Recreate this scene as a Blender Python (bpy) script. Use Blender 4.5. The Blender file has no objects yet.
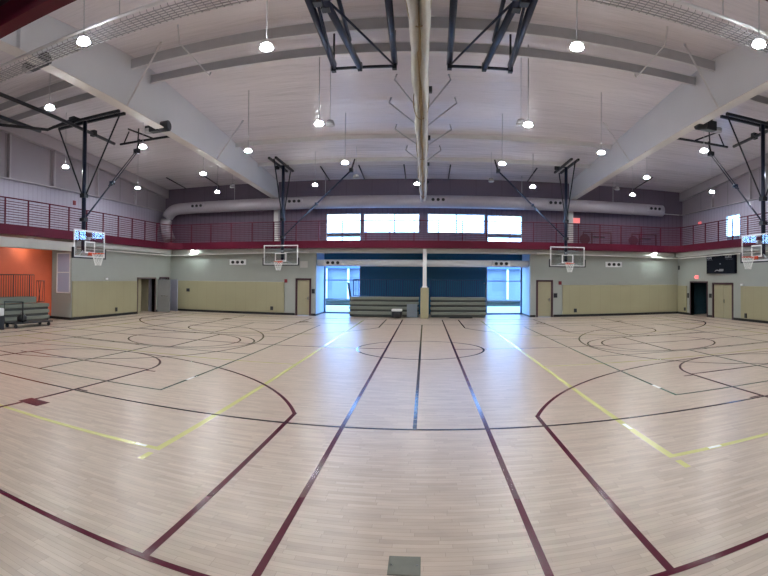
import bpy, bmesh, math, random
from mathutils import Vector, Matrix
random.seed(4)
S = bpy.context.scene
COL = S.collection
PI = math.pi

# ------------------------------------------------------------------ materials
def mat(name, col, rough=.6, metal=0.0, spec=.5, noise=0.0, scale=4.0, bump=0.0, bscale=None, emit=None, estr=0.0):
    m = bpy.data.materials.new(name); m.use_nodes = True
    nt = m.node_tree; b = nt.nodes['Principled BSDF']
    b.inputs['Base Color'].default_value = (*col, 1); b.inputs['Roughness'].default_value = rough
    b.inputs['Metallic'].default_value = metal; b.inputs['Specular IOR Level'].default_value = spec
    if noise or bump:
        tc = nt.nodes.new('ShaderNodeTexCoord')
        n = nt.nodes.new('ShaderNodeTexNoise'); n.inputs['Scale'].default_value = scale; n.inputs['Detail'].default_value = 5
        nt.links.new(tc.outputs['Object'], n.inputs['Vector'])
        if noise:
            mx = nt.nodes.new('ShaderNodeMixRGB'); mx.blend_type = 'MULTIPLY'; mx.inputs[0].default_value = 1
            r = nt.nodes.new('ShaderNodeMapRange'); r.inputs[3].default_value = 1 - noise; r.inputs[4].default_value = 1 + noise
            nt.links.new(n.outputs[0], r.inputs[0]); nt.links.new(r.outputs[0], mx.inputs[2])
            mx.inputs[1].default_value = (*col, 1); nt.links.new(mx.outputs[0], b.inputs['Base Color'])
        if bump:
            bp = nt.nodes.new('ShaderNodeBump'); bp.inputs['Strength'].default_value = bump; bp.inputs['Distance'].default_value = .02
            nt.links.new(n.outputs[0], bp.inputs['Height']); nt.links.new(bp.outputs[0], b.inputs['Normal'])
    if emit:
        b.inputs['Emission Color'].default_value = (*emit, 1); b.inputs['Emission Strength'].default_value = estr
    return m

def s2l(r, g, b):
    f = lambda c: (c/255/12.92) if c/255 <= .04045 else ((c/255+.055)/1.055)**2.4
    return (f(r), f(g), f(b))

M = {}
M['black'] = mat('black_paint', (.012, .014, .02), .45, noise=.2)
M['navy'] = mat('dark_navy_steel', (.010, .018, .045), .28, .3, noise=.15)
M['rubber'] = mat('black_rubber', (.012, .012, .014), .6, noise=.2)
M['maroon'] = mat('maroon_paint', (.095, .003, .018), .5, 0, .2, noise=.12, scale=3)
M['maroon_line'] = mat('maroon_court_paint', (.085, .007, .02), .14, 0, .35)
M['black_line'] = mat('black_court_paint', (.02, .018, .02), .13)
M['green_line'] = mat('green_court_paint', (.025, .15, .10), .18)
M['yellow_line'] = mat('yellow_court_tape', (.66, .64, .28), .18)
M['white_tape'] = mat('white_tape', (.85, .85, .85), .4)
M['white_steel'] = mat('white_steel', (.74, .73, .74), .5, noise=.06, scale=1.2)
M['cream_steel'] = mat('cream_steel', (.74, .71, .68), .5, noise=.06)
M['beam_web'] = mat('beam_web_paint', (.74, .75, .78), .55, noise=.06, scale=.6)
M['purlin'] = mat('grey_purlin', (.48, .48, .51), .5, noise=.08)
M['curtain'] = mat('cream_vinyl_curtain', (.52, .50, .45), .5, noise=.15, scale=5, bump=.6)
M['curtain_crease'] = mat('tan_mesh_curtain', (.36, .28, .17), .8, noise=.3, scale=8, bump=.5)
M['pad'] = mat('tan_vinyl_pad', (.36, .325, .195), .5, noise=.05)
M['door'] = mat('tan_door', (.36, .325, .21), .5, noise=.05)
M['grey_door'] = mat('grey_door', (.27, .265, .26), .5, noise=.05)
M['lilac_door'] = mat('pale_lilac_door', (.36, .36, .44), .5, noise=.05)
M['frame'] = mat('dark_maroon_frame', (.055, .02, .03), .45, noise=.1)
M['brown_frame'] = mat('brown_frame', (.12, .08, .07), .5, noise=.1)
M['chrome'] = mat('satin_chrome', (.6, .6, .6), .25, 1.0)
M['orange_wall'] = mat('orange_wall_paint', (.74, .14, .06), .6, noise=.05)
M['blue_wall'] = mat('blue_wall_paint', (.004, .09, .18), .55, noise=.06)
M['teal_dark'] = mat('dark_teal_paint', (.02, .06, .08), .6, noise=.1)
M['reveal'] = mat('daylight_tinted_reveal', (.44, .58, .78), .6, noise=.03)  # blue daylight on the pale side walls put into the base colour
M['upper_lower'] = None
M['soffit'] = mat('beige_soffit', (.40, .38, .33), .7, noise=.15, scale=3)
M['beam_beige'] = mat('beige_beam', (.50, .49, .46), .6, noise=.05)
M['bleacher'] = mat('grey_green_bleacher', (.19, .205, .17), .5, noise=.1, scale=3)
M['bleacher_dark'] = mat('bleacher_gap', (.06, .065, .06), .7, noise=.1)
M['duct'] = mat('painted_duct', (.42, .38, .42), .42, .15, noise=.06, scale=2)
M['white'] = mat('white_paint', (.78, .78, .78), .5, noise=.03)
M['white_net'] = mat('white_net', (.85, .85, .82), .7, noise=.05)
M['orange'] = mat('orange_rim', (.75, .09, .03), .4, noise=.05)
M['whiteboard'] = mat('pale_panel', (.42, .46, .62), .45, noise=.04)
M['plate'] = mat('dull_brass_plate', (.13, .125, .09), .5, 0, noise=.25, scale=9)
M['scoreboard'] = mat('scoreboard_black', (.004, .006, .012), .7, 0, .15, noise=.1)
M['mark'] = mat('scoreboard_mark', (.45, .47, .5), .5)
M['exit_red'] = mat('exit_sign_red', (.6, .05, .05), .5, emit=(1, .12, .12), estr=2.0)
M['exit_face'] = mat('exit_sign_face', (.6, .25, .25), .5, emit=(1, .25, .25), estr=.7)
M['lens'] = mat('lamp_lens', (1, 1, 1), .5, emit=(.90, .96, 1.0), estr=1.0)
M['lens_soffit'] = mat('downlight_lens', (1, 1, 1), .5, emit=(.85, 1.0, .97), estr=1.0)
M['ring'] = mat('added_uplight_glow', (1, 1, 1), .5, emit=(.92, .96, 1.0), estr=110)  # added glow for the ceiling, not a real lamp part
M['lens_dim'] = mat('dim_lens', (1, 1, 1), .5, emit=(1, .97, .95), estr=5)
M['grey_speaker'] = mat('grey_speaker', (.35, .34, .36), .6, noise=.05)
M['red_device'] = mat('dark_red_device', (.22, .02, .03), .5, noise=.1)
M['exercise'] = mat('dark_red_frame', (.055, .008, .018), .5, noise=.15)
M['concrete'] = mat('pale_concrete', (.30, .30, .30), .9, noise=.06)
M['hedge'] = mat('clipped_hedge', (.07, .085, .06), .9, noise=.5, scale=6, bump=1)
M['siding'] = mat('pale_siding', (.20, .23, .27), .8, noise=.05)
M['roof_ext'] = mat('blue_grey_roof', (.03, .07, .2), .8, noise=.15)
M['bin_black'] = mat('black_plastic', (.015, .015, .018), .4, noise=.1)
M['grey_plastic'] = mat('grey_panel', (.20, .23, .27), .5, noise=.05)
M['wire'] = mat('white_wire', (.33, .33, .35), .5, noise=.03)
M['hvac_hole'] = mat('black_nozzle', (.01, .01, .012), .6)

def floor_material():
    m = bpy.data.materials.new('maple_strip_floor'); m.use_nodes = True
    nt = m.node_tree; b = nt.nodes['Principled BSDF']; L = nt.links.new
    tc = nt.nodes.new('ShaderNodeTexCoord')
    br = nt.nodes.new('ShaderNodeTexBrick'); br.offset = .37; br.offset_frequency = 1
    br.inputs['Color1'].default_value = (.50, .392, .312, 1); br.inputs['Color2'].default_value = (.395, .298, .232, 1)
    br.inputs['Mortar'].default_value = (.30, .225, .18, 1)
    br.inputs['Scale'].default_value = 1; br.inputs['Mortar Size'].default_value = .0014
    br.inputs['Brick Width'].default_value = .46; br.inputs['Row Height'].default_value = .057; br.inputs['Bias'].default_value = -.25
    br.offset = 0.0
    sp = nt.nodes.new('ShaderNodeSeparateXYZ'); L(tc.outputs['Object'], sp.inputs[0])
    dv = nt.nodes.new('ShaderNodeMath'); dv.operation = 'DIVIDE'; dv.inputs[1].default_value = .057; L(sp.outputs['Y'], dv.inputs[0])
    fo = nt.nodes.new('ShaderNodeMath'); fo.operation = 'FLOOR'; L(dv.outputs[0], fo.inputs[0])
    wn = nt.nodes.new('ShaderNodeTexWhiteNoise'); wn.noise_dimensions = '1D'; L(fo.outputs[0], wn.inputs['W'])
    ml = nt.nodes.new('ShaderNodeMath'); ml.operation = 'MULTIPLY_ADD'; ml.inputs[1].default_value = 7.3; L(wn.outputs['Value'], ml.inputs[0]); L(sp.outputs['X'], ml.inputs[2])
    cb = nt.nodes.new('ShaderNodeCombineXYZ'); L(ml.outputs[0], cb.inputs[0]); L(sp.outputs['Y'], cb.inputs[1]); L(cb.outputs[0], br.inputs['Vector'])
    mp = nt.nodes.new('ShaderNodeMapping'); mp.inputs['Scale'].default_value = (1.2, 5, 1); L(tc.outputs['Object'], mp.inputs['Vector'])
    n = nt.nodes.new('ShaderNodeTexNoise'); n.inputs['Scale'].default_value = 2.2; n.inputs['Detail'].default_value = 6
    L(mp.outputs[0], n.inputs['Vector'])
    r = nt.nodes.new('ShaderNodeMapRange'); r.inputs[1].default_value = .3; r.inputs[2].default_value = .7
    r.inputs[3].default_value = .90; r.inputs[4].default_value = 1.08; L(n.outputs[0], r.inputs[0])
    mx = nt.nodes.new('ShaderNodeMixRGB'); mx.blend_type = 'MULTIPLY'; mx.inputs[0].default_value = 1
    L(br.outputs[0], mx.inputs[1]); L(r.outputs[0], mx.inputs[2]); L(mx.outputs[0], b.inputs['Base Color'])
    b.inputs['Roughness'].default_value = .31; b.inputs['Specular IOR Level'].default_value = .45
    return m
M['floor'] = floor_material()

def ceiling_material():
    m = bpy.data.materials.new('white_vinyl_insulation'); m.use_nodes = True
    nt = m.node_tree; b = nt.nodes['Principled BSDF']; L = nt.links.new
    b.inputs['Base Color'].default_value = (.83, .785, .82, 1); b.inputs['Roughness'].default_value = .17
    tc = nt.nodes.new('ShaderNodeTexCoord')
    mp = nt.nodes.new('ShaderNodeMapping'); mp.inputs['Scale'].default_value = (.5, 3.0, 1); L(tc.outputs['Object'], mp.inputs['Vector'])
    n = nt.nodes.new('ShaderNodeTexNoise'); n.inputs['Scale'].default_value = 1.3; n.inputs['Detail'].default_value = 5
    L(mp.outputs[0], n.inputs['Vector'])
    w = nt.nodes.new('ShaderNodeTexWave'); w.bands_direction = 'Y'; w.inputs['Scale'].default_value = .21; w.inputs['Distortion'].default_value = 1.2
    w.inputs['Detail'].default_value = 2; L(tc.outputs['Object'], w.inputs['Vector'])
    ad = nt.nodes.new('ShaderNodeMath'); ad.operation = 'MULTIPLY_ADD'; ad.inputs[1].default_value = .35
    L(w.outputs['Fac'], ad.inputs[0]); L(n.outputs[0], ad.inputs[2])
    bp = nt.nodes.new('ShaderNodeBump'); bp.inputs['Strength'].default_value = .55; bp.inputs['Distance'].default_value = .08
    L(ad.outputs[0], bp.inputs['Height']); L(bp.outputs[0], b.inputs['Normal'])
    return m
M['ceiling'] = ceiling_material()

def striped(name, col, period, axis='X', depth=.25, width=.06, rough=.6):
    """panel seams / ribs every `period` metres along an object axis"""
    m = bpy.data.materials.new(name); m.use_nodes = True
    nt = m.node_tree; b = nt.nodes['Principled BSDF']; L = nt.links.new
    tc = nt.nodes.new('ShaderNodeTexCoord'); sp = nt.nodes.new('ShaderNodeSeparateXYZ'); L(tc.outputs['Object'], sp.inputs[0])
    d = nt.nodes.new('ShaderNodeMath'); d.operation = 'DIVIDE'; d.inputs[1].default_value = period; L(sp.outputs[axis], d.inputs[0])
    fr = nt.nodes.new('ShaderNodeMath'); fr.operation = 'FRACT'; L(d.outputs[0], fr.inputs[0])
    lt = nt.nodes.new('ShaderNodeMath'); lt.operation = 'LESS_THAN'; lt.inputs[1].default_value = width; L(fr.outputs[0], lt.inputs[0])
    n = nt.nodes.new('ShaderNodeTexNoise'); n.inputs['Scale'].default_value = .7; n.inputs['Detail'].default_value = 4
    L(tc.outputs['Object'], n.inputs['Vector'])
    r = nt.nodes.new('ShaderNodeMapRange'); r.inputs[3].default_value = .9; r.inputs[4].default_value = 1.08; L(n.outputs[0], r.inputs[0])
    k = nt.nodes.new('ShaderNodeMath'); k.operation = 'MULTIPLY_ADD'; k.inputs[1].default_value = -depth; L(lt.outputs[0], k.inputs[0]); L(r.outputs[0], k.inputs[2])
    mx = nt.nodes.new('ShaderNodeMixRGB'); mx.blend_type = 'MULTIPLY'; mx.inputs[0].default_value = 1; mx.inputs[1].default_value = (*col, 1)
    L(k.outputs[0], mx.inputs[2]); L(mx.outputs[0], b.inputs['Base Color'])
    b.inputs['Roughness'].default_value = rough
    return m
LOWC = (.33, .345, .315)
M['upper_trim'] = mat('upper_wall_trim', (.42, .385, .42), .6, noise=.05)
M['low_wall'] = mat('pale_sage_block_wall', LOWC, .65, noise=.05, scale=1.5)
M['upper_panel_x'] = striped('upper_panel_far', (.145, .11, .15), 1.5, 'X', .2, .03)  # dimness and purple cast of the far end put into the colour
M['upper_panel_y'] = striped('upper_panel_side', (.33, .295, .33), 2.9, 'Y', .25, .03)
M['ribbed_x'] = striped('ribbed_metal_far', (.16, .115, .165), .3, 'X', .2, .2)  # shaded far copy of the ribbed metal, purple cast put into its colour
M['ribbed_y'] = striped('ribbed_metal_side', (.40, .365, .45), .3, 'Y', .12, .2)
M['pad_x'] = striped('tan_pads_far', (.35, .32, .20), .61, 'X', .12, .03, .5)
M['pad_y'] = striped('tan_pads_side', (.35, .32, .20), .61, 'Y', .12, .03, .5)

def glass_material(name, refl=.12, tint=(1, 1, 1)):
    m = bpy.data.materials.new(name); m.use_nodes = True
    nt = m.node_tree; nt.nodes.clear(); L = nt.links.new
    o = nt.nodes.new('ShaderNodeOutputMaterial'); mx = nt.nodes.new('ShaderNodeMixShader')
    t = nt.nodes.new('ShaderNodeBsdfTransparent'); t.inputs[0].default_value = (*tint, 1)
    g = nt.nodes.new('ShaderNodeBsdfGlossy'); g.inputs['Roughness'].default_value = .02
    f = nt.nodes.new('ShaderNodeLayerWeight'); f.inputs[0].default_value = .5
    pw = nt.nodes.new('ShaderNodeMath'); pw.operation = 'POWER'; pw.inputs[1].default_value = 5.0; L(f.outputs['Facing'], pw.inputs[0])
    mu = nt.nodes.new('ShaderNodeMath'); mu.operation = 'MULTIPLY_ADD'; mu.inputs[1].default_value = .9; mu.inputs[2].default_value = refl
    L(pw.outputs[0], mu.inputs[0]); L(mu.outputs[0], mx.inputs[0]); L(t.outputs[0], mx.inputs[1]); L(g.outputs[0], mx.inputs[2]); L(mx.outputs[0], o.inputs[0])
    return m
M['glass'] = glass_material('window_glass', .04)
M['board_glass'] = glass_material('backboard_glass', .09, (.93, .96, .97))

# ------------------------------------------------------------------ mesh helpers
def box(bm, x0, x1, y0, y1, z0, z1, mi=0):
    vs = [bm.verts.new((x, y, z)) for z in (z0, z1) for y in (y0, y1) for x in (x0, x1)]
    for q in ((0, 2, 3, 1), (4, 5, 7, 6), (0, 1, 5, 4), (2, 6, 7, 3), (0, 4, 6, 2), (1, 3, 7, 5)):
        f = bm.faces.new([vs[i] for i in q]); f.material_index = mi

def tube(bm, pts, r, n=8, closed=False, mi=0, caps=True):
    pts = [Vector(p) for p in pts]; rings = []
    k = len(pts)
    for i, p in enumerate(pts):
        if closed: d = pts[(i+1) % k] - pts[i-1]
        else: d = pts[min(i+1, k-1)] - pts[max(i-1, 0)]
        d.normalize(); up = Vector((0, 0, 1)) if abs(d.z) < .95 else Vector((1, 0, 0))
        a = d.cross(up).normalized(); b = d.cross(a)
        rr = r[i] if isinstance(r, (list, tuple)) else r
        rings.append([bm.verts.new(p + (a*math.cos(t) + b*math.sin(t))*rr) for t in [2*PI*j/n + PI/n for j in range(n)]])
    for i in range(k if closed else k-1):
        A, B = rings[i], rings[(i+1) % k]
        for j in range(n):
            f = bm.faces.new((A[j], A[(j+1) % n], B[(j+1) % n], B[j])); f.smooth = n > 5; f.material_index = mi
    if caps and not closed:
        bm.faces.new(rings[0]).material_index = mi; bm.faces.new(rings[-1][::-1]).material_index = mi

def lathe(bm, prof, c=(0, 0, 0), n=20, smooth=True, mi=0):
    c = Vector(c); rings = []
    for r, z in prof:
        rings.append([bm.verts.new(c + Vector((r*math.cos(2*PI*j/n), r*math.sin(2*PI*j/n), z))) for j in range(n)])
    for A, B in zip(rings, rings[1:]):
        for j in range(n):
            f = bm.faces.new((A[j], A[(j+1) % n], B[(j+1) % n], B[j])); f.smooth = smooth; f.material_index = mi
    bm.faces.new(rings[0]).material_index = mi; bm.faces.new(rings[-1]).material_index = mi

def obj(name, bm, m, parent=None, bevel=0, loc=None):
    bmesh.ops.recalc_face_normals(bm, faces=bm.faces)
    me = bpy.data.meshes.new(name); bm.to_mesh(me); bm.free()
    for x in (m if isinstance(m, (list, tuple)) else [m]): me.materials.append(x)
    o = bpy.data.objects.new(name, me); COL.objects.link(o)
    if parent: o.parent = parent
    if loc: o.location = loc
    if bevel:
        b = o.modifiers.new('bevel', 'BEVEL'); b.width = bevel; b.segments = 2; b.limit_method = 'ANGLE'
    return o

def NB(): return bmesh.new()
def pieces(name, bm, m, parent=None, bevel=0):
    """one object per loose piece"""
    left = set(bm.verts); out = []
    while left:
        st = [left.pop()]; isl = {st[0]}
        while st:
            v = st.pop()
            for e in v.link_edges:
                o = e.other_vert(v)
                if o in left: left.discard(o); isl.add(o); st.append(o)
        b2 = bmesh.new(); mp = {v: b2.verts.new(v.co) for v in isl}
        for f in {f for v in isl for f in v.link_faces}:
            g = b2.faces.new([mp[v] for v in f.verts]); g.smooth = f.smooth; g.material_index = f.material_index
        out.append(obj(name, b2, m, parent, bevel))
    bm.free(); return out
def boxes(name, m, lst, parent=None, bevel=0):
    bm = NB()
    for b in lst: box(bm, *b)
    return obj(name, bm, m, parent, bevel)
def tubes(name, m, lst, r, parent=None, n=8):
    bm = NB()
    for p in lst: tube(bm, p, r, n)
    return obj(name, bm, m, parent)
def struct(o): o['kind'] = 'structure'; return o
def thing(name, label, cat, loc=(0, 0, 0), rotz=0, group=None):
    o = bpy.data.objects.new(name, None); COL.objects.link(o); o.empty_display_size = .2
    o.location = loc; o.rotation_euler = (0, 0, rotz); o['label'] = label; o['category'] = cat
    if group: o['group'] = group
    return o
def tag(o, label, cat, group=None):
    o['label'] = label; o['category'] = cat
    if group: o['group'] = group
    return o
def dup(root, loc, rotz, label, group=None):
    r = root.copy(); COL.objects.link(r); r.location = loc; r.rotation_euler = (0, 0, rotz); r['label'] = label
    if group: r['group'] = group
    for ch in list(root.children):
        c = ch.copy(); COL.objects.link(c); c.parent = r
        for g in ch.children:
            d = g.copy(); COL.objects.link(d); d.parent = c
    return r

def wall(bm, axis, c0, c1, a0, a1, z0, z1, holes=()):
    """wall slab with rectangular holes (h0,h1,hz0,hz1) along the running axis"""
    cuts = sorted({a0, a1, *[h[0] for h in holes], *[h[1] for h in holes]})
    for u, v in zip(cuts, cuts[1:]):
        if u < a0 - 1e-6 or v > a1 + 1e-6: continue
        mid = (u+v)/2; hs = sorted([(h[2], h[3]) for h in holes if h[0] < mid < h[1]])
        z = z0
        for q0, q1 in hs + [(z1, z1)]:
            if q0 > z + 1e-6:
                if axis == 'x': box(bm, u, v, c0, c1, z, q0)
                else: box(bm, c0, c1, u, v, z, q0)
            z = max(z, q1)

# ------------------------------------------------------------------ key dimensions (metres, origin = centre spot of the main court)
LW, RW, FW = -14.65, 14.75, 11.74        # lower wall planes
UX, UY = 16.4, 14.0                      # upper wall planes
DECK0, DECK1 = 3.87, 4.28                # balcony edge beam
NY = -12.16                               # near balcony edge
BACK = -17.0
RIDGE_Y, RIDGE_Z, SL = -1.0, 9.6, .085
def cz(y): return RIDGE_Z - SL*abs(y - RIDGE_Y)

# floor ------------------------------------------------------------------
fl = struct(boxes('floor', M['floor'], [(-18, 18, BACK-.2, 14.1, -.15, 0)]))

ZC = [0]
def strip(bm, p, q, w=.055, z=.003):
    ZC[0] += 1; z += (ZC[0] % 40)*.00002
    p, q = Vector((*p, 0)), Vector((*q, 0)); d = (q-p).normalized(); n = Vector((-d.y, d.x, 0))*w/2
    e = d*w/2
    pts = [p-n-e, q-n+e, q+n+e, p+n-e]
    lo = [bm.verts.new((v.x, v.y, .0004)) for v in pts]; hi = [bm.verts.new((v.x, v.y, z)) for v in pts]
    bm.faces.new(hi)
    for i in range(4): bm.faces.new((lo[i], lo[(i+1) % 4], hi[(i+1) % 4], hi[i]))
def arc(bm, c, r, a0, a1, w=.055, z=.003, n=64, dash=False):
    ps = []
    for i in range(n+1):
        t = math.radians(a0 + (a1-a0)*i/n)
        ps.append([bm.verts.new((c[0]+rr*math.cos(t), c[1]+rr*math.sin(t), z)) for rr in (r-w/2, r+w/2)])
    for i in range(n):
        if dash and (i//2) % 2: continue
        bm.faces.new((ps[i][0], ps[i+1][0], ps[i+1][1], ps[i][1]))

# main black court
bm = NB()
strip(bm, (-12.9, -7.62), (12.9, -7.62)); strip(bm, (-12.9, 7.62), (12.9, 7.62))
strip(bm, (-12.9, -7.62), (-12.9, 7.62)); strip(bm, (12.9, -7.62), (12.9, 7.62))
for i in range(66):                                            # stitched centre line
    y = -7.55 + i*.23; strip(bm, (-.0, y), (-.0, y+.15), .055, .0034)
arc(bm, (0, 0), 1.83, 0, 360, z=.0034)
for s in (-1, 1):
    a0 = 0 if s < 0 else 180
    arc(bm, (s*11.1, 0), 6.05, a0-70, a0+70, z=.0034)
    for t in (-1, 1): strip(bm, (s*12.9, t*5.69), (s*9.03, t*5.69))
    for t in (-1, 1): strip(bm, (s*12.9, t*1.83), (s*6.95, t*1.83))
    strip(bm, (s*6.95, -1.83), (s*6.95, 1.83))
    arc(bm, (s*6.95, 0), 1.83, a0-90, a0+90, z=.0034)
    for d in (8.0, 8.9, 9.8):
        for t in (-1, 1): strip(bm, (s*d, t*1.83), (s*d, t*2.0), .05)
obj('black_court_line', bm, M['black_line'], fl)
# two maroon cross courts
for s in (-1, 1):
    bm = NB(); cx = s*7.43
    for x in (s*.985, s*13.88): strip(bm, (x, -11.25), (x, 10.3), .06, .0026)
    for e in (-1, 1):
        yb = -11.25 if e < 0 else 10.3; a0 = 90 if e < 0 else -90
        strip(bm, (cx-6.44, yb), (cx+6.44, yb), .06, .0026)
        hy = yb - e*1.87
        for t in (-1, 1): strip(bm, (cx+t*5.64, yb), (cx+t*5.64, -7.12 if e < 0 else 6.2), .06, .0026)
        aa = math.degrees(math.asin(5.64/6.07))
        arc(bm, (cx, hy), 6.07, a0-aa, a0+aa, .06, .0026)
        fy = -5.13 if e < 0 else 4.25
        for t in (-1, 1): strip(bm, (cx+t*1.83, yb), (cx+t*1.83, fy), .055, .0026)
        strip(bm, (cx-1.83, fy), (cx+1.83, fy), .055, .0026)
        arc(bm, (cx, fy), 1.83, a0-90, a0+90, .055, .0026);
        for t in (-1, 1):
            k = fy + e*1.0
            for d in (-.15,): strip(bm, (cx+t*1.83, fy+e*.12), (cx+t*2.05, fy+e*.12), .05, .0026)
            x0, x1 = sorted((cx+t*1.83, cx+t*2.06))
            y0 = -8.88 if e < 0 else 8.0
            strip(bm, ((x0+x1)/2-.06, y0+.16), ((x0+x1)/2+.06, y0+.16), .30, .003)
            strip(bm, (x0, -7.54*(-e)), (x1, -7.54*(-e)), .05, .0026)
    strip(bm, (s*.985, 0), (s*13.88, 0), .055, .0026)
    arc(bm, (cx, 0), 1.83, 0, 360, .055, .0026)
    obj('maroon_court_line', bm, M['maroon_line'], fl)
# green badminton courts
for s in (-1, 1):
    bm = NB(); cx = s*7.43
    for t in (-1, 1):
        strip(bm, (cx+t*3.05, -6.65), (cx+t*3.05, 6.65), .045, .0022)
        strip(bm, (cx-3.05, t*6.65), (cx+3.05, t*6.65), .045, .0022)
        strip(bm, (cx-3.05, t*1.98), (cx+3.05, t*1.98), .045, .0022)
        strip(bm, (cx, t*1.98), (cx, t*6.65), .045, .0022)
    obj('green_court_line', bm, M['green_line'], fl)
    # yellow volleyball court
    bm = NB()
    for t in (-1, 1):
        strip(bm, (cx+t*4.57, -9.27), (cx+t*4.57, 9.27), .085, .0018)
        strip(bm, (cx-4.57, t*9.27), (cx+4.57, t*9.27), .085, .0018)
        strip(bm, (cx-4.57, t*3.05), (cx+4.57, t*3.05), .06, .0018)
        for u in (-1, 1): strip(bm, (cx+u*4.57, t*9.46), (cx+u*4.57, t*9.62), .07, .0018)
    obj('yellow_court_line', bm, M['yellow_line'], fl)
bm = NB()
for p, q in (((-4.38, -5.62), (-4.38, -5.34)), ((4.38, -6.02), (4.38, -5.76)), ((-3.15, -9.27), (-3.05, -9.27)), ((3.40, -9.27), (3.52, -9.27)), ((2.86, -8.1), (2.86, -7.9))):
    strip(bm, p, q, .055, .0042)
obj('white_tape_mark', bm, M['white_tape'], fl)

# floor plate near the camera
t = thing('floor_outlet_cover', 'small rectangular dull metal cover plate set flush in the maple floor', 'floor cover', (-.005, -10.775, 0))
bm = NB(); box(bm, -.115, .115, -.115, .115, .0005, .006); obj('cover_plate', bm, M['plate'], t, .004)
bm = NB()
for sx in (-1, 1): lathe(bm, [(.006, .006), (.006, .008)], (sx*.09, 0, 0), 10)
pieces('screw', bm, M['chrome'], t)

# ------------------------------------------------------------------ lower walls
bm = NB()
wall(bm, 'x', FW, FW+.2, LW, RW, 0, DECK0, [(-6.82, -6.04, 0, 2.11), (-5.75, 5.75, 0, DECK0), (6.13, 6.97, 0, 2.10)])
struct(obj('wall_far', bm, M['low_wall']))
bm = NB()
wall(bm, 'y', LW-.2, LW, 2.65, FW, 0, DECK0, [(8.15, 9.93, 0, 2.04), (10.5, 11.45, 0, 2.08)])
box(bm, -16.2, LW-.2, 2.65, 2.85, 0, DECK0)
wall(bm, 'y', LW-.2, LW, BACK, -9.5, 0, DECK0)
struct(obj('wall_left', bm, M['low_wall']))
bm = NB()
wall(bm, 'y', RW, RW+.2, BACK, FW, 0, DECK0, [(6.05, 7.87, 0, 1.96), (8.46, 10.17, 0, 2.0)])
struct(obj('wall_right', bm, M['low_wall']))
struct(boxes('wall_left_alcove', M['orange_wall'], [(-16.2, -15.88, -9.5, 2.65, 0, DECK0)]))
struct(boxes('wall_left_alcove_end', M['low_wall'], [(-16.2, LW-.2, -9.7, -9.5, 0, DECK0)]))
# beam over the orange recess
struct(boxes('trim_1', M['beam_beige'], [(-14.62, -14.35, -9.6, 2.65, 3.34, 3.76)], bevel=.01))
# rooms behind the doorways
struct(boxes('wall_left_corridor', M['lilac_door'], [(-16.3, -16.2, 7.9, 11.7, 0, 2.6), (-16.2, LW-.2, 7.8, 7.9, 0, 2.6), (-16.2, LW-.2, 10.15, 10.25, 0, 2.6), (-16.2, LW-.2, 11.6, 11.7, 0, 2.6), (-16.3, LW-.2, 7.8, 11.7, 2.6, 2.7)]))
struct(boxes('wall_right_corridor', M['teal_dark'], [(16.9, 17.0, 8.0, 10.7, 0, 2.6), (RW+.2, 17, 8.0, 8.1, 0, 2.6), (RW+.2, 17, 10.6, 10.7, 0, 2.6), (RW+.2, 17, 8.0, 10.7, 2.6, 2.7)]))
# recess in the far wall
bm = NB()
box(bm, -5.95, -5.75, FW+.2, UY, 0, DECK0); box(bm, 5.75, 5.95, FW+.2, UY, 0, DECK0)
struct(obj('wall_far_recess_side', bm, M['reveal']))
bm = NB(); wall(bm, 'x', UY, UY+.2, -5.95, 5.95, 0, DECK0, [(-5.72, -3.60, .03, 3.02), (3.64, 5.72, .03, 3.02)])
struct(obj('wall_far_recess', bm, M['blue_wall']))
# back wall behind the camera
struct(boxes('wall_near', M['low_wall'], [(-UX, UX, BACK-.2, BACK, 0, 9)]))
# beam below the balcony deck, far + sides
struct(boxes('trim_2', M['beam_beige'], [(-14.3, 14.3, 11.35, FW, 3.62, DECK0)], bevel=.01))
struct(boxes('trim_3', M['beam_beige'], [(RW-.35, RW, BACK, 11.35, 3.62, DECK0)]))
struct(boxes('trim_4', M['beam_beige'], [(LW, LW+.3, 2.65, 11.35, 3.62, DECK0)]))

# baseboards
def base(name, lst): struct(boxes(name, M['rubber'], lst))
base('baseboard_far', [(LW, -6.9, FW-.02, FW, 0, .13), (-5.98, -5.75, FW-.02, FW, 0, .13), (5.75, 6.05, FW-.02, FW, 0, .13), (7.05, RW, FW-.02, FW, 0, .13), (-5.75, -5.73, FW, UY, 0, .10), (5.73, 5.75, FW, UY, 0, .10)])
base('baseboard_left', [(LW, LW+.02, 2.63, 8.07, 0, .13), (LW, LW+.02, 10.0, 10.42, 0, .13), (-15.88, LW, 2.63, 2.65, 0, .13), (-15.88, -15.86, -9.5, 2.63, 0, .13)])
base('baseboard_right', [(RW-.02, RW, BACK, 5.97, 0, .13), (RW-.02, RW, 7.95, 8.38, 0, .13), (RW-.02, RW, 10.25, FW, 0, .13)])

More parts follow.
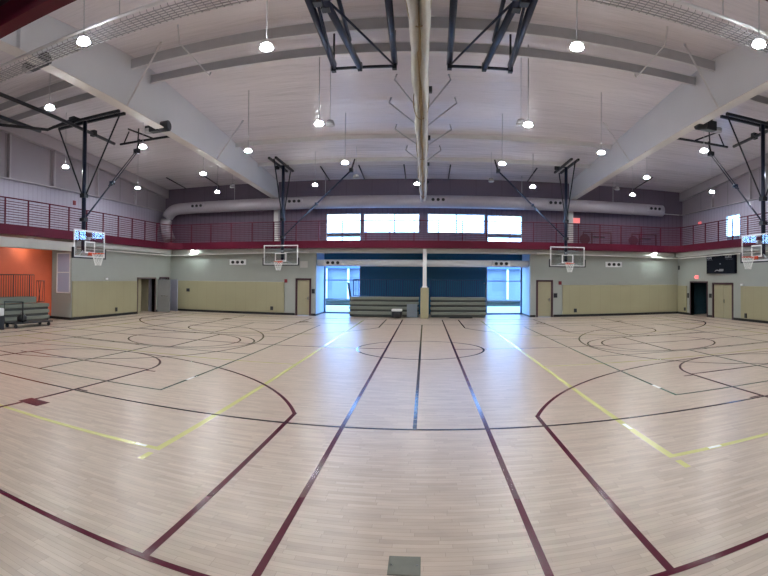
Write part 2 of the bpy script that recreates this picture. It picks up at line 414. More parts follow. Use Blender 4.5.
# padding
tag(boxes('wall_padding', M['pad_x'], [(LW+.05, -7.5, FW-.06, FW-.001, .14, 1.93)], bevel=.012), 'tan vinyl wall padding on the far wall left of the blue recess', 'wall padding', 'tan wall padding')
tag(boxes('wall_padding', M['pad_x'], [(7.56, RW-.05, FW-.06, FW-.001, .14, 1.86)], bevel=.012), 'tan vinyl wall padding on the far wall right of the blue recess', 'wall padding', 'tan wall padding')
tag(boxes('wall_padding', M['pad_y'], [(LW+.001, LW+.06, 2.7, 8.0, .14, 1.90)], bevel=.012), 'tan vinyl wall padding on left wall between orange alcove and open doorway', 'wall padding', 'tan wall padding')
tag(boxes('wall_padding', M['pad_y'], [(RW-.06, RW-.001, -16, 5.3, .14, 1.83)], bevel=.012), 'tan vinyl wall padding on right wall nearer than the closed double door', 'wall padding', 'tan wall padding')
tag(boxes('wall_padding', M['pad_y'], [(RW-.06, RW-.001, 10.6, FW-.07, .14, 1.80)], bevel=.012), 'narrow tan wall padding in the far right corner beside the dark doorway', 'wall padding', 'tan wall padding')

# ------------------------------------------------------------------ doors
def lever(parent, c, dirx=0, diry=0, side=1):
    bm = NB(); x, y, z = c
    if diry: # on an x-running wall, pointing -y
        box(bm, x-.03, x+.03, y-.02, y, z-.1, z+.1); tube(bm, [(x, y, z), (x, y-.06, z), (x-side*.12, y-.06, z)], .012, 8)
    else:
        s = dirx; xa, xb = sorted((x, x+s*.02)); box(bm, xa, xb, y-.03, y+.03, z-.1, z+.1); tube(bm, [(x, y, z), (x+s*.06, y, z), (x+s*.06, y-side*.12, z)], .012, 8)
    return obj('door_handle', bm, M['chrome'], parent)
for n, x0, x1, zt in ((1, -6.82, -6.04, 2.11), (2, 6.13, 6.97, 2.10)):
    d = struct(boxes('door_%d' % n, M['door'], [(x0+.05, x1-.05, FW+.04, FW+.09, .01, zt-.05)]))
    f = boxes('door_frame', M['frame'], [(x0-.05, x0+.05, FW-.03, FW+.12, 0, zt), (x1-.05, x1+.05, FW-.03, FW+.12, 0, zt), (x0-.05, x1+.05, FW-.03, FW+.12, zt-.05, zt+.05)], d)
    lever(d, (x1-.14, FW+.04, 1.0), diry=1)
    boxes('kick_plate', M['door'], [(x0+.08, x1-.08, FW+.03, FW+.04, .02, .2)], d)
# right wall closed double door
d = struct(boxes('door_3', M['door'], [(RW+.04, RW+.09, 6.10, 6.945, .01, 1.91), (RW+.04, RW+.09, 6.965, 7.82, .01, 1.91)]))
boxes('door_frame', M['frame'], [(RW-.03, RW+.12, 6.0, 6.10, 0, 1.96), (RW-.03, RW+.12, 7.82, 7.92, 0, 1.96), (RW-.03, RW+.12, 6.0, 7.92, 1.91, 2.01)], d)
lever(d, (RW+.04, 6.86, .98), dirx=-1, side=1)
# right wall open dark doorway
d = struct(boxes('door_4', M['frame'], [(RW-.03, RW+.2, 8.38, 8.46, 0, 2.0), (RW-.03, RW+.2, 10.17, 10.27, 0, 2.0), (RW-.03, RW+.2, 8.38, 10.27, 2.0, 2.08)]))
# left wall doorway with frame, inner cream leaf
d = struct(boxes('door_5', M['brown_frame'], [(LW-.2, LW+.03, 8.07, 8.15, 0, 2.04), (LW-.2, LW+.03, 9.93, 10.02, 0, 2.04), (LW-.2, LW+.03, 8.07, 10.02, 2.04, 2.12)]))
boxes('door_leaf', M['door'], [(-16.15, -15.2, 10.08, 10.13, .01, 2.0)], d)
boxes('inner_leaf', M['door'], [(-15.06, -14.98, 8.2, 9.0, .01, 2.0)], d)
# second doorway with both leaves swung into the gym
d = struct(boxes('door_6', M['frame'], [(LW-.2, LW+.03, 10.42, 10.5, 0, 2.08), (LW-.2, LW+.03, 11.45, 11.53, 0, 2.08), (LW-.2, LW+.03, 10.42, 11.53, 2.08, 2.16)]))
bm = NB()
def slab(bm, p, q, z0, z1, w=.045):
    p, q = Vector((*p, 0)), Vector((*q, 0)); n = (q-p).normalized(); n = Vector((-n.y, n.x, 0))*w/2
    c = [p-n, q-n, q+n, p+n]; lo = [bm.verts.new((v.x, v.y, z0)) for v in c]; hi = [bm.verts.new((v.x, v.y, z1)) for v in c]
    bm.faces.new(lo[::-1]); bm.faces.new(hi)
    for i in range(4): bm.faces.new((lo[i], lo[(i+1) % 4], hi[(i+1) % 4], hi[i]))
slab(bm, (-14.62, 10.22), (-13.72, 10.05), .02, 2.0); g1 = obj('door_leaf', bm, M['grey_door'], d)
bm = NB(); slab(bm, (-14.6, 11.50), (-13.77, 11.05), .02, 2.0); g2 = obj('door_leaf', bm, M['lilac_door'], d); g2['label'] = 'pale lilac door leaf'
bm = NB(); tube(bm, [(-14.3, 10.07, 1), (-13.85, 9.99, 1)], .02, 8); obj('push_bar', bm, M['chrome'], d)

# ------------------------------------------------------------------ windows (frames, mullions, glass)
def window(n, x0, x1, z0, z1, y, mull=(), trans=(), fm=None, w=.06, name=None):
    fm = fm or M['white_steel']
    bm = NB(); box(bm, x0, x1, y+.02, y+.12, z0, z0+w); box(bm, x0, x1, y+.02, y+.12, z1-w, z1)
    box(bm, x0, x0+w, y+.02, y+.12, z0+w, z1-w); box(bm, x1-w, x1, y+.02, y+.12, z0+w, z1-w)
    o = struct(obj('window_%d' % n, bm, fm))
    bm = NB()
    for m_ in mull: box(bm, m_-.03, m_+.03, y+.02, y+.12, z0+w, z1-w)
    for t_ in trans: box(bm, x0+w, x1-w, y+.025, y+.11, t_[0], t_[1])
    if mull or trans: obj('mullion', bm, M['frame_alu'], o)
    boxes('window_pane', M['glass'], [(x0+w, x1-w, y+.065, y+.071, z0+w, z1-w)], o)
    return o
M['frame_alu'] = mat('grey_blue_aluminium', (.16, .19, .25), .45, noise=.05)
window(1, -5.66, -3.60, 4.50, 6.22, UY, (), ((4.78, 5.0),))
window(2, -3.46, -.22, 5.0, 6.2, UY, (-1.66,))
window(3, .22, 3.56, 5.0, 6.2, UY, (1.9,))
window(4, 3.68, 5.75, 4.48, 6.16, UY, (), ((4.76, 5.0),))
window(5, -5.72, -3.60, .03, 3.02, UY, (), ((2.04, 2.10), (.80, .86)), M['frame_alu'])
window(6, 3.64, 5.72, .03, 3.02, UY, (), ((2.04, 2.10), (.80, .86)), M['frame_alu'])
# right upper window (plane x = 16.4)
bm = NB(); y0, y1, z0, z1 = 7.65, 9.05, 4.42, 6.12; w = .07
for b in ((16.42, 16.52, y0, y1, z0, z0+w), (16.42, 16.52, y0, y1, z1-w, z1), (16.42, 16.52, y0, y0+w, z0, z1), (16.42, 16.52, y1-w, y1, z0, z1)): box(bm, *b)
o = struct(obj('window_7', bm, M['white_steel']))
boxes('mullion', M['frame_alu'], [(16.43, 16.50, y0+w, y1-w, 4.62, 4.82)], o)
boxes('window_pane', M['glass'], [(16.45, 16.456, y0+w, y1-w, z0+w, z1-w)], o)

# ------------------------------------------------------------------ upper walls
RIB = 6.75
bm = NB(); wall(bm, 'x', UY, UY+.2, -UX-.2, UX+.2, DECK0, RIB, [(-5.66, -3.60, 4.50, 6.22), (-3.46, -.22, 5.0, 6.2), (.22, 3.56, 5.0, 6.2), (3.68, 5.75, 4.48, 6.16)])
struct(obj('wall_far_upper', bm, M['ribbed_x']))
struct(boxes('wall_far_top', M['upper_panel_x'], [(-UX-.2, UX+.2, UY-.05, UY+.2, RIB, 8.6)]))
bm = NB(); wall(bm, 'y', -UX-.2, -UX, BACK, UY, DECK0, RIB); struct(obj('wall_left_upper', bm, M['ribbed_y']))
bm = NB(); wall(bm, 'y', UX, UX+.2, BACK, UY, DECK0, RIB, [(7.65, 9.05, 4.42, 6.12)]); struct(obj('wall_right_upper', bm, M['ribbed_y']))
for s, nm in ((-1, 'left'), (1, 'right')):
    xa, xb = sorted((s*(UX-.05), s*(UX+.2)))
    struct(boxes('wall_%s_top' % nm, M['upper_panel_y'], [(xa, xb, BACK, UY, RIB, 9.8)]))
# sloping end-wall rafters and wind posts
def sloped_beam(bm, x0, x1, ys, top, bot):
    for (ya, yb) in zip(ys, ys[1:]):
        v = [bm.verts.new((x, y, z)) for x in (x0, x1) for (y, z) in ((ya, bot(ya)), (yb, bot(yb)), (yb, top(yb)), (ya, top(ya)))]
        for q in ((0, 1, 2, 3), (7, 6, 5, 4), (0, 4, 5, 1), (1, 5, 6, 2), (2, 6, 7, 3), (3, 7, 4, 0)): bm.faces.new([v[i] for i in q])
for k, s in enumerate((-1, 1)):
    xa, xb = sorted((s*(UX-.28), s*(UX-.05)))
    bm = NB(); sloped_beam(bm, xa, xb, [BACK, RIDGE_Y, UY], lambda y: cz(y)-.04, lambda y: cz(y)-.62)
    struct(obj('trim_%d' % (5+k), bm, M['upper_trim']))
    bm = NB(); xa, xb = sorted((s*(UX-.22), s*(UX-.051)))
    for y in (-4.6, .2, 3.1, 6.5, 10.2): box(bm, xa, xb, y-.045, y+.045, RIB, cz(y)-.63)
    box(bm, xa, xb, BACK, UY-.06, RIB-.05, RIB)
    struct(obj('trim_%d' % (7+k), bm, M['upper_trim']))
struct(boxes('trim_9', M['white_steel'], [(-UX+.3, UX-.3, UY-.1, UY-.051, RIB-.04, RIB)]))

# ceiling
bm = NB()
for ya, yb in ((BACK, RIDGE_Y), (RIDGE_Y, UY+.2)):
    v = [bm.verts.new(p) for p in ((-16.6, ya, cz(ya)), (16.6, ya, cz(ya)), (16.6, yb, cz(yb)), (-16.6, yb, cz(yb)))]
    u = [bm.verts.new((q.co.x, q.co.y, q.co.z+.25)) for q in v]
    bm.faces.new(v); bm.faces.new(u)
    for i in range(4): bm.faces.new((v[i], v[(i+1) % 4], u[(i+1) % 4], u[i]))
struct(obj('ceiling', bm, M['ceiling']))

# ------------------------------------------------------------------ balcony
R = 1.0
path = [(-14.2, NY)]
path += [(-14.2+R-R*math.cos(a), 10.9-R+R*math.sin(a)) for a in [PI/2*i/8 for i in range(9)]]
path += [(14.2-R+R*math.sin(a), 10.9-R+R*math.cos(a)) for a in [PI/2*i/8 for i in range(9)]]
path += [(14.2, NY)]
def offset(p, d):
    out = []
    for i, q in enumerate(p):
        a = Vector(p[max(i-1, 0)]); b = Vector(p[min(i+1, len(p)-1)]); t_ = (b-a).normalized(); out.append((q[0]-t_.y*d, q[1]+t_.x*d))
    return out
def ribbon(bm, p, d0, d1, z0, z1):
    A, B = offset(p, d0), offset(p, d1)
    rings = [[bm.verts.new((x, y, z)) for (x, y), z in ((a, z0), (b, z0), (b, z1), (a, z1))] for a, b in zip(A, B)]
    for u, v in zip(rings, rings[1:]):
        for j in range(4): bm.faces.new((u[j], u[(j+1) % 4], v[(j+1) % 4], v[j]))
    bm.faces.new(rings[0]); bm.faces.new(rings[-1])
bm = NB()   # the deck: concrete slab following the walls
ribbon(bm, path, .12, 2.1, DECK0+.05, DECK1-.04)
deck = obj('balcony_deck', bm, M['soffit']); tag(deck, 'wide balcony with maroon edge beam running around the gym below the railing', 'balcony')
boxes('deck_slab', M['soffit'], [(-UX, UX, 11.9, UY, DECK0+.002, DECK1-.06), (-UX, -14.5, BACK, 11.9, DECK0+.002, DECK1-.06), (14.5, UX, BACK, 11.9, DECK0+.002, DECK1-.06)], deck)
bm = NB(); ribbon(bm, path, 0, .04, DECK0, DECK1); ribbon(bm, path, .04, .22, DECK0, DECK0+.03); obj('edge_beam', bm, M['maroon'], deck)
# near balcony over the camera
bm = NB(); box(bm, -14.2, 14.2, NY-.02, NY+.02, DECK0, DECK1); box(bm, -14.2, 14.2, NY-.09, NY-.02, DECK0, DECK0+.03); obj('edge_beam', bm, M['maroon'], deck)
boxes('deck_slab', M['frame'], [(-UX, UX, BACK, NY-.02, DECK0+.2, DECK1-.05)], deck)

# railing
t = thing('guard_rail', 'long maroon steel railing of thin horizontal bars around the balcony edge', 'railing', (0, 10.9, DECK1))
rp = offset(path, .06)
def lift(p, z): return [(x, y-10.9, z) for x, y in p]
bm = NB(); tube(bm, lift(rp, 1.10), .028, 8); obj('top_rail', bm, M['maroon'], t)
for i in range(9):
    bm = NB(); tube(bm, lift(rp, .10+i*.107), .015, 6); obj('rail_bar', bm, M['maroon'], t)
acc = 0; nxt = .5
for a, b in zip(rp, rp[1:]):
    a, b = Vector(a), Vector(b); L_ = (b-a).length
    while nxt < acc + L_:
        p = a.lerp(b, (nxt-acc)/L_); bm = NB(); box(bm, p.x-.025, p.x+.025, p.y-10.925, p.y-10.875, -.02, 1.09)
        obj('rail_post', bm, M['maroon'], t); nxt += 1.24
    acc += L_

# ------------------------------------------------------------------ roof steel
def flange_z(y): return 7.62 - .035*y
labels = {-1: 'deep white painted steel roof beam over the left side of the gym', 1: 'deep white painted steel roof beam over the right side of the gym'}
for s in (-1, 1):
    t = thing('roof_beam', labels[s], 'beam', (s*8.6, 0, 7.62), 0, None)
    bm = NB(); sloped_beam(bm, -.01, .01, [BACK+.1, RIDGE_Y, UY-.06], lambda y: cz(y)-7.62-.01, lambda y: flange_z(y)-7.62+.02); obj('beam_web', bm, M['beam_web'], t)
    bm = NB(); sloped_beam(bm, -.17, .17, [BACK+.1, UY-.06], lambda y: flange_z(y)-7.62+.025, lambda y: flange_z(y)-7.62); obj('bottom_flange', bm, M['cream_steel'], t)
    for y in (-13, -6.4):
        xa, xb = sorted((-s*.012, -s*.15)); bm = NB(); box(bm, xa, xb, y-.01, y+.01, flange_z(y)-7.62+.03, cz(y)-7.62-.03); obj('stiffener', bm, M['beam_web'], t)
    c = tag(boxes('steel_column', M['cream_steel'], [(s*8.6-.14, s*8.6+.14, 13.55, 13.9, DECK1-.05, 7.12)], bevel=.01), 'cream steel column at the far wall under the %s roof beam' % ('left' if s < 0 else 'right'), 'column', None)
    # diagonal flange braces from beam to roof and roof rods
    for y, lab in ((-2.0, 'by the ridge purlins'), (4.6, 'midway to far wall')):
        for sd in (1, -1):
            x0, x1 = s*8.6-sd*s*.15, s*8.6-sd*s*1.35; z0 = flange_z(y)+.03
            if sd < 0: continue
            bm = NB(); tube(bm, [(x0, y, z0), (x1, y, cz(y)-.02)], .03, 6)
            tag(obj('diagonal_brace', bm, M['white_steel']), 'thin white diagonal brace from the %s roof beam to ceiling %s' % ('left' if s < 0 else 'right', lab), 'brace')
    bm = NB(); tube(bm, [(s*6.3, -2.75, cz(-2.75)-.03), (s*6.36, -2.5, 9.0), (s*6.5, -.3, 8.95), (s*6.5, .0, cz(0)-.03)], .022, 6)
    tag(obj('roof_rod', bm, M['white_steel']), 'thin white rod crossing the two grey ridge purlins on the %s' % ('left' if s < 0 else 'right'), 'rod')
# centre beam
t = thing('roof_beam', 'white steel roof beam directly above the rolled divider curtain', 'beam', (0, 0, 8.0))
bm = NB(); sloped_beam(bm, -.01, .01, [BACK+.1, RIDGE_Y, UY-.06], lambda y: cz(y)-8.01, lambda y: -.012*y+.02); obj('beam_web', bm, M['beam_web'], t)
bm = NB(); sloped_beam(bm, -.13, .13, [BACK+.1, UY-.06], lambda y: -.012*y+.02, lambda y: -.012*y); obj('bottom_flange', bm, M['white_steel'], t)
for y, w_ in ((1.5, .9), (3.2, 1.2), (5.7, 1.15), (8.2, .8)):
    for s in (-1, 1):
        bm = NB(); z0 = - .012*y + .01; tube(bm, [(s*.13, y, z0), (s*w_, y, cz(y)-8.35), (s*(w_-.05), y+.3, cz(y)-8.02)], .028, 6); obj('flange_brace', bm, M['purlin'], t)
# ridge purlins (grey beams), one per bay side
for s0, s1, bay in ((-8.58, -.02, 'left centre'), (.02, 8.58, 'right centre'), (-16.3, -8.62, 'far left'), (8.62, 16.3, 'far right')):
    for y, w_ in ((-1.62, 'nearer'), (-.42, 'farther')):
        z = 9.12 if y < -1 else 9.03
        t_ = thing('ridge_purlin', 'grey steel purlin under the ceiling ridge, %s of the pair in %s bay' % (w_, bay), 'purlin', ((s0+s1)/2, y, z), 0, 'ridge purlins')
        h = (s1-s0)/2
        boxes('purlin_web', M['purlin'], [(-h, h, -.006, .006, .0, .30)], t_)
        boxes('purlin_flange', M['white_steel'], [(-h, h, -.006 if y < -1 else -.09, .09 if y < -1 else .006, -.012, 0), (-h, h, -.05, .05, .30, .31)], t_)
# smaller purlins wrapped in the insulation toward the far wall
for y in (7.1, 10.2):
    for s0, s1, bay in ((-8.58, -.02, 'left centre'), (.02, 8.58, 'right centre')):
        tag(boxes('roof_purlin', M['white_steel'], [(s0, s1, y-.05, y+.05, cz(y)-.20, cz(y)+.0)]), 'shallow white roof purlin in %s bay, %s' % (bay, 'closest to the far wall' if y > 9 else 'second from the far wall'), 'purlin', 'roof purlins')
for x, lab in ((-5.35, 'left of the left far hoop brace'), (-3.33, 'between the left far hoop and curtain'), (-1.0, 'just left of the curtain'), (1.38, 'just right of the curtain'), (5.9, 'right of the right far hoop brace'), (-14.5, 'in far left corner above the duct elbow'), (-12.2, 'in the left bay above the duct'), (12.6, 'in the right bay above the duct')):
    bm = NB(); tube(bm, [(x, 10.85, 8.42), (x*1.015, 13.8, 8.25)], .035, 6)
    tag(obj('ceiling_strut', bm, M['black']), 'short dark ceiling strut, %s' % lab, 'strut', 'dark ceiling struts')

# divider curtain
t = thing('divider_curtain', 'cream vinyl gym divider curtain bundled up lengthwise below the roof ridge line', 'curtain', (0, 0, 6.3))
def bundle(side):
    bm = NB(); rings = []
    n = 150
    for i in range(n+1):
        y = -12.0 + 22.2*i/n; wob = .03*math.sin(y*2.1+side) + .02*math.sin(y*5.3+side*2)
        near = .06 if y < -5.9 else 0
        w_ = .082 + near*.2 + .008*math.sin(y*3.7+side*1.3); drop = -.05*abs(math.sin(y*1.1)) - near + (.0 if i < n else .05)
        cx = side*.082 + .012*math.sin(y*1.7)
        prof = [(-.55, .02), (-.5, .55), (-.75, .95), (-.35, 1.0), (0, .85), (.45, .6), (.9, .35), (1.0, 1)]
        r_ = []
        for a in range(12):
            th = 2*PI*a/12; r_.append(bm.verts.new((cx + math.cos(th)*w_*(1+.12*math.sin(3*th+y*2)), y, .42 + drop + math.sin(th)*(.42+wob))))
        rings.append(r_)
    for u, v in zip(rings, rings[1:]):
        for j in range(12):
            f = bm.faces.new((u[j], u[(j+1) % 12], v[(j+1) % 12], v[j])); f.smooth = True
    bm.faces.new(rings[0]); bm.faces.new(rings[-1]); return bm
for side in (-1, 1): obj('curtain_fold', bundle(side), M['curtain'], t)
bm = NB(); tube(bm, [(.012*math.sin(y*1.7), y, .12+.03*math.sin(y*2.3)) for y in [-12+.37*i for i in range(60)]], .05, 8); obj('inner_fold', bm, M['curtain_crease'], t)
bm = NB(); box(bm, -.06, .06, -12, 10.2, .9, .98); obj('carrier_rail', bm, M['white_steel'], t)
for y in (-6.9, -2.6, 1.4, 5.0, 8.6):
    bm = NB()
    tube(bm, [(.185*math.cos(a), y, .40+.47*math.sin(a)) for a in [2*PI*i/20 for i in range(20)]], .012, 6, closed=True); st = obj('lift_strap', bm, M['curtain_crease'], t)
    bm = NB(); box(bm, .18, .26, y-.06, y+.06, .62, .76); obj('pulley', bm, M['black'], st)
    bm = NB(); tube(bm, [(0, y, .98), (0, y, 1.70-.012*y)], .015, 6); obj('hanger_rod', bm, M['white_steel'], t)

# wire mesh tray across the gym
t = thing('wire_mesh_tray', 'long white wire mesh tray hanging crosswise below the ceiling near the viewer', 'tray', (0, -6.38, 7.45))
bm = NB(); tube(bm, [(-13.5, -.28, .04), (13.5, -.28, .04)], .038, 8); obj('side_rail', bm, M['white_steel'], t)
bm = NB(); tube(bm, [(-13.5, .28, 0), (13.5, .28, 0)], .014, 8); obj('side_rail', bm, M['white_steel'], t)
bm = NB()
for i in range(1, 7): tube(bm, [(-13.5, -.28+.56*i/7, -.03), (13.5, -.28+.56*i/7, -.03)], .010, 5)
for i in range(181):
    x = -13.5 + .15*i; tube(bm, [(x, -.28, .04), (x, -.24, -.035), (x, .24, -.035), (x, .28, 0)], .008, 4)
obj('wire_grid', bm, M['wire'], t)
bm = NB()
for x in (-12, -9.2, -5.4, -1.8, 1.8, 5.4, 9.2, 12): tube(bm, [(x, -.28, .05), (x, -.28, cz(-6.9)-7.46)], .012, 6)
pieces('hanger_rod', bm, M['purlin'], t)

# ------------------------------------------------------------------ lamps
LAMP_R = .125
def make_lamp():
    t = thing('high_bay_lamp', 'x', 'lamp', (0, 0, 7.0))
    bm = NB(); lathe(bm, [(.04, .12), (.07, .11), (.09, .06), (.128, .035), (.140, .0), (.130, -.005), (.127, .02)], (0, 0, 0), 24); obj('housing', bm, M['white'], t)
    bm = NB(); lathe(bm, [(LAMP_R, .012), (LAMP_R, -.01), (LAMP_R*.85, -.022), (LAMP_R*.4, -.032), (.01, -.035)], (0, 0, 0), 24); obj('lens', bm, M['lens'], t)
    bm = NB(); lathe(bm, [(.092, .056), (.092, .066), (.118, .050), (.118, .044)], (0, 0, 0), 24); obj('added_uplight_ring', bm, M['ring'], t)  # added uplight, brightens the ceiling above each lamp
    return t
proto = make_lamp()
spots = [(-2.97, -5.15, 'left of curtain, above the foreground'), (3.0, -5.2, 'right of curtain, above the foreground'), (-6.0, -7.0, 'near left, in front of the wire tray'), (6.04, -6.95, 'near right edge, beside the wire tray'),
         (-9.1, -4.7, 'beyond the left roof beam above the black support pipes'), (-9.23, .12, 'left, beside the winch and hoop brace'), (9.36, .26, 'right, beside the winch and hoop brace'),
         (-2.99, -.24, 'left of curtain at mid court'), (3.08, -.24, 'right of curtain at mid court'), (-6.09, 2.13, 'just inside the left roof beam'), (6.23, 2.12, 'just inside the right roof beam'),
         (-9.31, 5.1, 'beyond the left roof beam, toward far left corner'), (9.57, 5.3, 'beyond the right roof beam, toward far right corner'), (-3.03, 4.69, 'beside the left far hoop diagonal brace top'), (3.09, 4.71, 'beside the right far hoop diagonal brace top'),
         (-10.6, 9.5, 'farthest on the left above the round duct'), (10.8, 9.6, 'farthest on the right above the round duct'), (-5.2, 8.95, 'above duct between left far hoop and curtain'), (5.3, 9.1, 'above duct between curtain and right far hoop'),
         (-.3, 9.1, 'hidden half behind the far end of the curtain'), (-13.6, .97, 'over the left balcony, nearer one'), (-13.78, 6.7, 'over the left balcony, farther one'), (14.03, 6.86, 'over the right balcony near the small window'),
         (9.1, -4.7, 'outside right edge beyond the right roof beam'), (13.7, 1.0, 'over the right balcony behind the hoop mast'), (-3.0, -9.9, 'added out of view above the near balcony edge, left'), (3.0, -9.9, 'added out of view above the near balcony edge, right'), (-9.2, -9.6, 'added out of view above near left corner'), (9.2, -9.6, 'added out of view above near right corner')]  # last four are unseen lamps, added to light the foreground
first = True
for x, y, lab in spots:
    lab = 'round bright high bay lamp ' + lab
    if first: proto.location = (x, y, 7.0); proto['label'] = lab; proto['group'] = 'high bay lamps'; L0 = proto; first = False
    else: L0 = dup(proto, (x, y, 7.0), 0, lab, 'high bay lamps')
    bm = NB(); tube(bm, [(0, 0, .15), (0, 0, cz(y)-7.01)], .012, 6); obj('suspension_rod', bm, M['purlin'], L0)
def downlight(x, y, z, lab, mt='lens_soffit', r=.11):
    t = thing('downlight', lab, 'lamp', (x, y, z))
    bm = NB(); lathe(bm, [(r+.03, .0), (r+.03, -.05), (r, -.06), (r, -.02)], (0, 0, 0), 24); obj('trim_ring', bm, M['white'], t)
    bm = NB(); lathe(bm, [(r-.005, -.03), (r-.02, -.07), (.01, -.085)], (0, 0, 0), 24); obj('lens', bm, M[mt], t); return t
downlight(-12.85, 11.1, DECK0-.0, 'round white downlight under the balcony in the far left corner')
downlight(12.9, 11.1, DECK0-.0, 'round white downlight under the balcony in the far right corner')
downlight(-15.25, .6, DECK0, 'round downlight under the balcony lighting the orange alcove wall')
downlight(-15.25, -3.2, DECK0, 'round downlight over the nearer part of the orange alcove')
downlight(-2.05, -12.55, DECK0+.19, 'round downlight under the maroon near balcony at the upper left edge', 'lens_dim', .09)
for x, lab in ((-7.5, 'leftmost of the row'), (-3.6, 'left of the viewer'), (3.6, 'right of the viewer'), (7.5, 'rightmost of the row')):
    downlight(x, -14.6, DECK0+.19, 'added unseen downlight under the near balcony, ' + lab, 'lens_soffit', .15)  # unseen row behind the viewer, added to brighten the near floor
# pendant speakers
for x, y, lab in ((-2.83, .6, 'left of the curtain beside a lamp'), (2.99, .4, 'right of the curtain beside a lamp'), (-9.74, 9.5, 'far left beyond the roof beam'), (9.86, 9.5, 'far right beyond the roof beam'), (-3.13, 8.5, 'left of curtain near the far wall'), (3.26, 9.2, 'right of curtain near the far wall')):
    t = thing('pendant_speaker', 'grey round pendant speaker ' + lab, 'speaker', (x, y, 7.3), 0, 'pendant speakers')
    bm = NB(); lathe(bm, [(.03, .1), (.10, .08), (.15, -.06), (.14, -.10)], (0, 0, 0), 20); obj('speaker_bowl', bm, M['grey_speaker'], t)
    bm = NB(); lathe(bm, [(.135, -.10), (.12, -.11), (.01, -.115)], (0, 0, 0), 20); obj('grille', bm, M['purlin'], t)
    bm = NB(); tube(bm, [(0, 0, .1), (0, 0, cz(y)-7.3)], .01, 6); obj('cable', bm, M['purlin'], t)

# ------------------------------------------------------------------ basketball hoops
def make_hoop(side, group_label):
    """local: y = toward the court, x = sideways, origin on the board's front face at ceiling height projected to z=0"""
    t = thing('basketball_hoop', group_label, 'basketball hoop', (0, 0, 0))
    # glass board with white borders and target square
    bd = boxes('backboard', M['board_glass'], [(-.90, .90, -.012, 0, 2.92, 3.94)], t)
    bm = NB(); w = .05
    for b in ((-.915, .915, -.02, .004, 2.90, 2.90+w), (-.915, .915, -.02, .004, 3.97-w, 3.97), (-.915, -.915+w, -.02, .004, 2.95, 3.92), (.915-w, .915, -.02, .004, 2.95, 3.92)): box(bm, *b)
    for b in ((-.305, .305, .001, .005, 3.07, 3.12), (-.305, .305, .001, .005, 3.49, 3.54), (-.305, -.255, .001, .005, 3.12, 3.49), (.255, .305, .001, .005, 3.12, 3.49)): box(bm, *b)
    obj('white_border', bm, M['white'], bd)
    bm = NB()
    box(bm, -.97, .97, -.06, .03, 2.85, 2.905)
    for s in (-1, 1): xa, xb = sorted((s*.916, s*.97)); box(bm, xa, xb, -.06, .03, 2.90, 3.28)
    obj('edge_padding', bm, M['black'], bd, .01)
    # rim and net
    rim = NB(); cy = .40
    tube(rim, [(.229*math.cos(a), cy+.229*math.sin(a), 3.05) for a in [2*PI*i/28 for i in range(28)]], .014, 8, closed=True)
    box(rim, -.10, .10, .002, .05, 2.98, 3.10); box(rim, -.08, .08, .05, .19, 3.02, 3.05)
    for s in (-1, 1): tube(rim, [(s*.09, .02, 2.97), (s*.12, .20, 3.04)], .012, 6)
    rm = obj('rim', rim, M['orange'], t)
    net = NB(); N = 12; lv = [(.225, 3.04), (.205, 2.94), (.175, 2.84), (.145, 2.74), (.12, 2.64), (.115, 2.58)]
    for i in range(N):
        for d in (1, -1):
            pts = []
            for k, (r_, z) in enumerate(lv):
                a = 2*PI*(i + d*.5*(k))/N; pts.append((r_*math.cos(a), cy+r_*math.sin(a), z))
            tube(net, pts, .006, 4)
    obj('net', net, M['white_net'], rm)
    # mast and mounting
    my = -.32
    bm = NB(); tube(bm, [(0, my, 8.4), (0, my, 3.15)], .085, 12); mast = obj('mast', bm, M['navy'], t)
    bm = NB(); box(bm, -.12, .12, my-.11, my+.11, 5.32, 5.48); box(bm, -.12, .12, my-.11, my+.11, 4.36, 4.5); pieces('clamp', bm, M['black'], mast)
    bm = NB(); box(bm, -.06, .06, my, -.02, 3.0, 3.16); box(bm, -.07, .07, my, -.02, 3.6, 3.7)
    for s in (-1, 1):
        tube(bm, [(0, my, 3.7), (s*.55, -.04, 3.75)], .025, 8); tube(bm, [(0, my, 3.2), (s*.55, -.04, 2.98)], .025, 8)
    pieces('bracket_arm', bm, M['purlin'], t)
    # front-back top bars and V braces
    for dx in (-.12, .22):
        bm = NB(); box(bm, dx-.05, dx+.05, my-1.45, my+1.75, 8.36, 8.46); obj('top_bar', bm, M['black'], t)
    for e in (-1.35, 1.62):
        bm = NB(); tube(bm, [(0, my+(.08 if e > 0 else -.08), 5.42), (-.10*side*0, my+e, 8.38)], .032, 8); obj('side_brace', bm, M['black'], t)
    # swing brace with hinge, doubled upper half
    X = side*3.55; zt = 8.0
    bm = NB(); tube(bm, [(0, my, 4.43), (X*.52, my, 4.43+(zt-4.43)*.52)], .035, 8)
    for d in (-.07, .07): tube(bm, [(X*.46, my+d, 4.43+(zt-4.43)*.46), (X, my+d, zt)], .022, 8)
    box(bm, X*.50-.07, X*.50+.07, my-.09, my+.09, 4.43+(zt-4.43)*.5-.07, 4.43+(zt-4.43)*.5+.07)
    obj('swing_brace', bm, M['navy'], t)
    bm = NB(); tube(bm, [(X, my, zt), (X+side*.18, my, 8.6)], .045, 8); box(bm, X-.09, X+.09, my-.12, my+.12, zt-.1, zt+.1); obj('brace_hinge', bm, M['black'], t)
    bm = NB(); lathe(bm, [(.08, -.12), (.12, -.1), (.12, .1), (.08, .12)], (.42, my-.3, 8.40), 14); box(bm, -.17, .42, my-.4, my-.2, 8.46, 8.56); obj('hoist_motor', bm, M['black'], t)
    return t
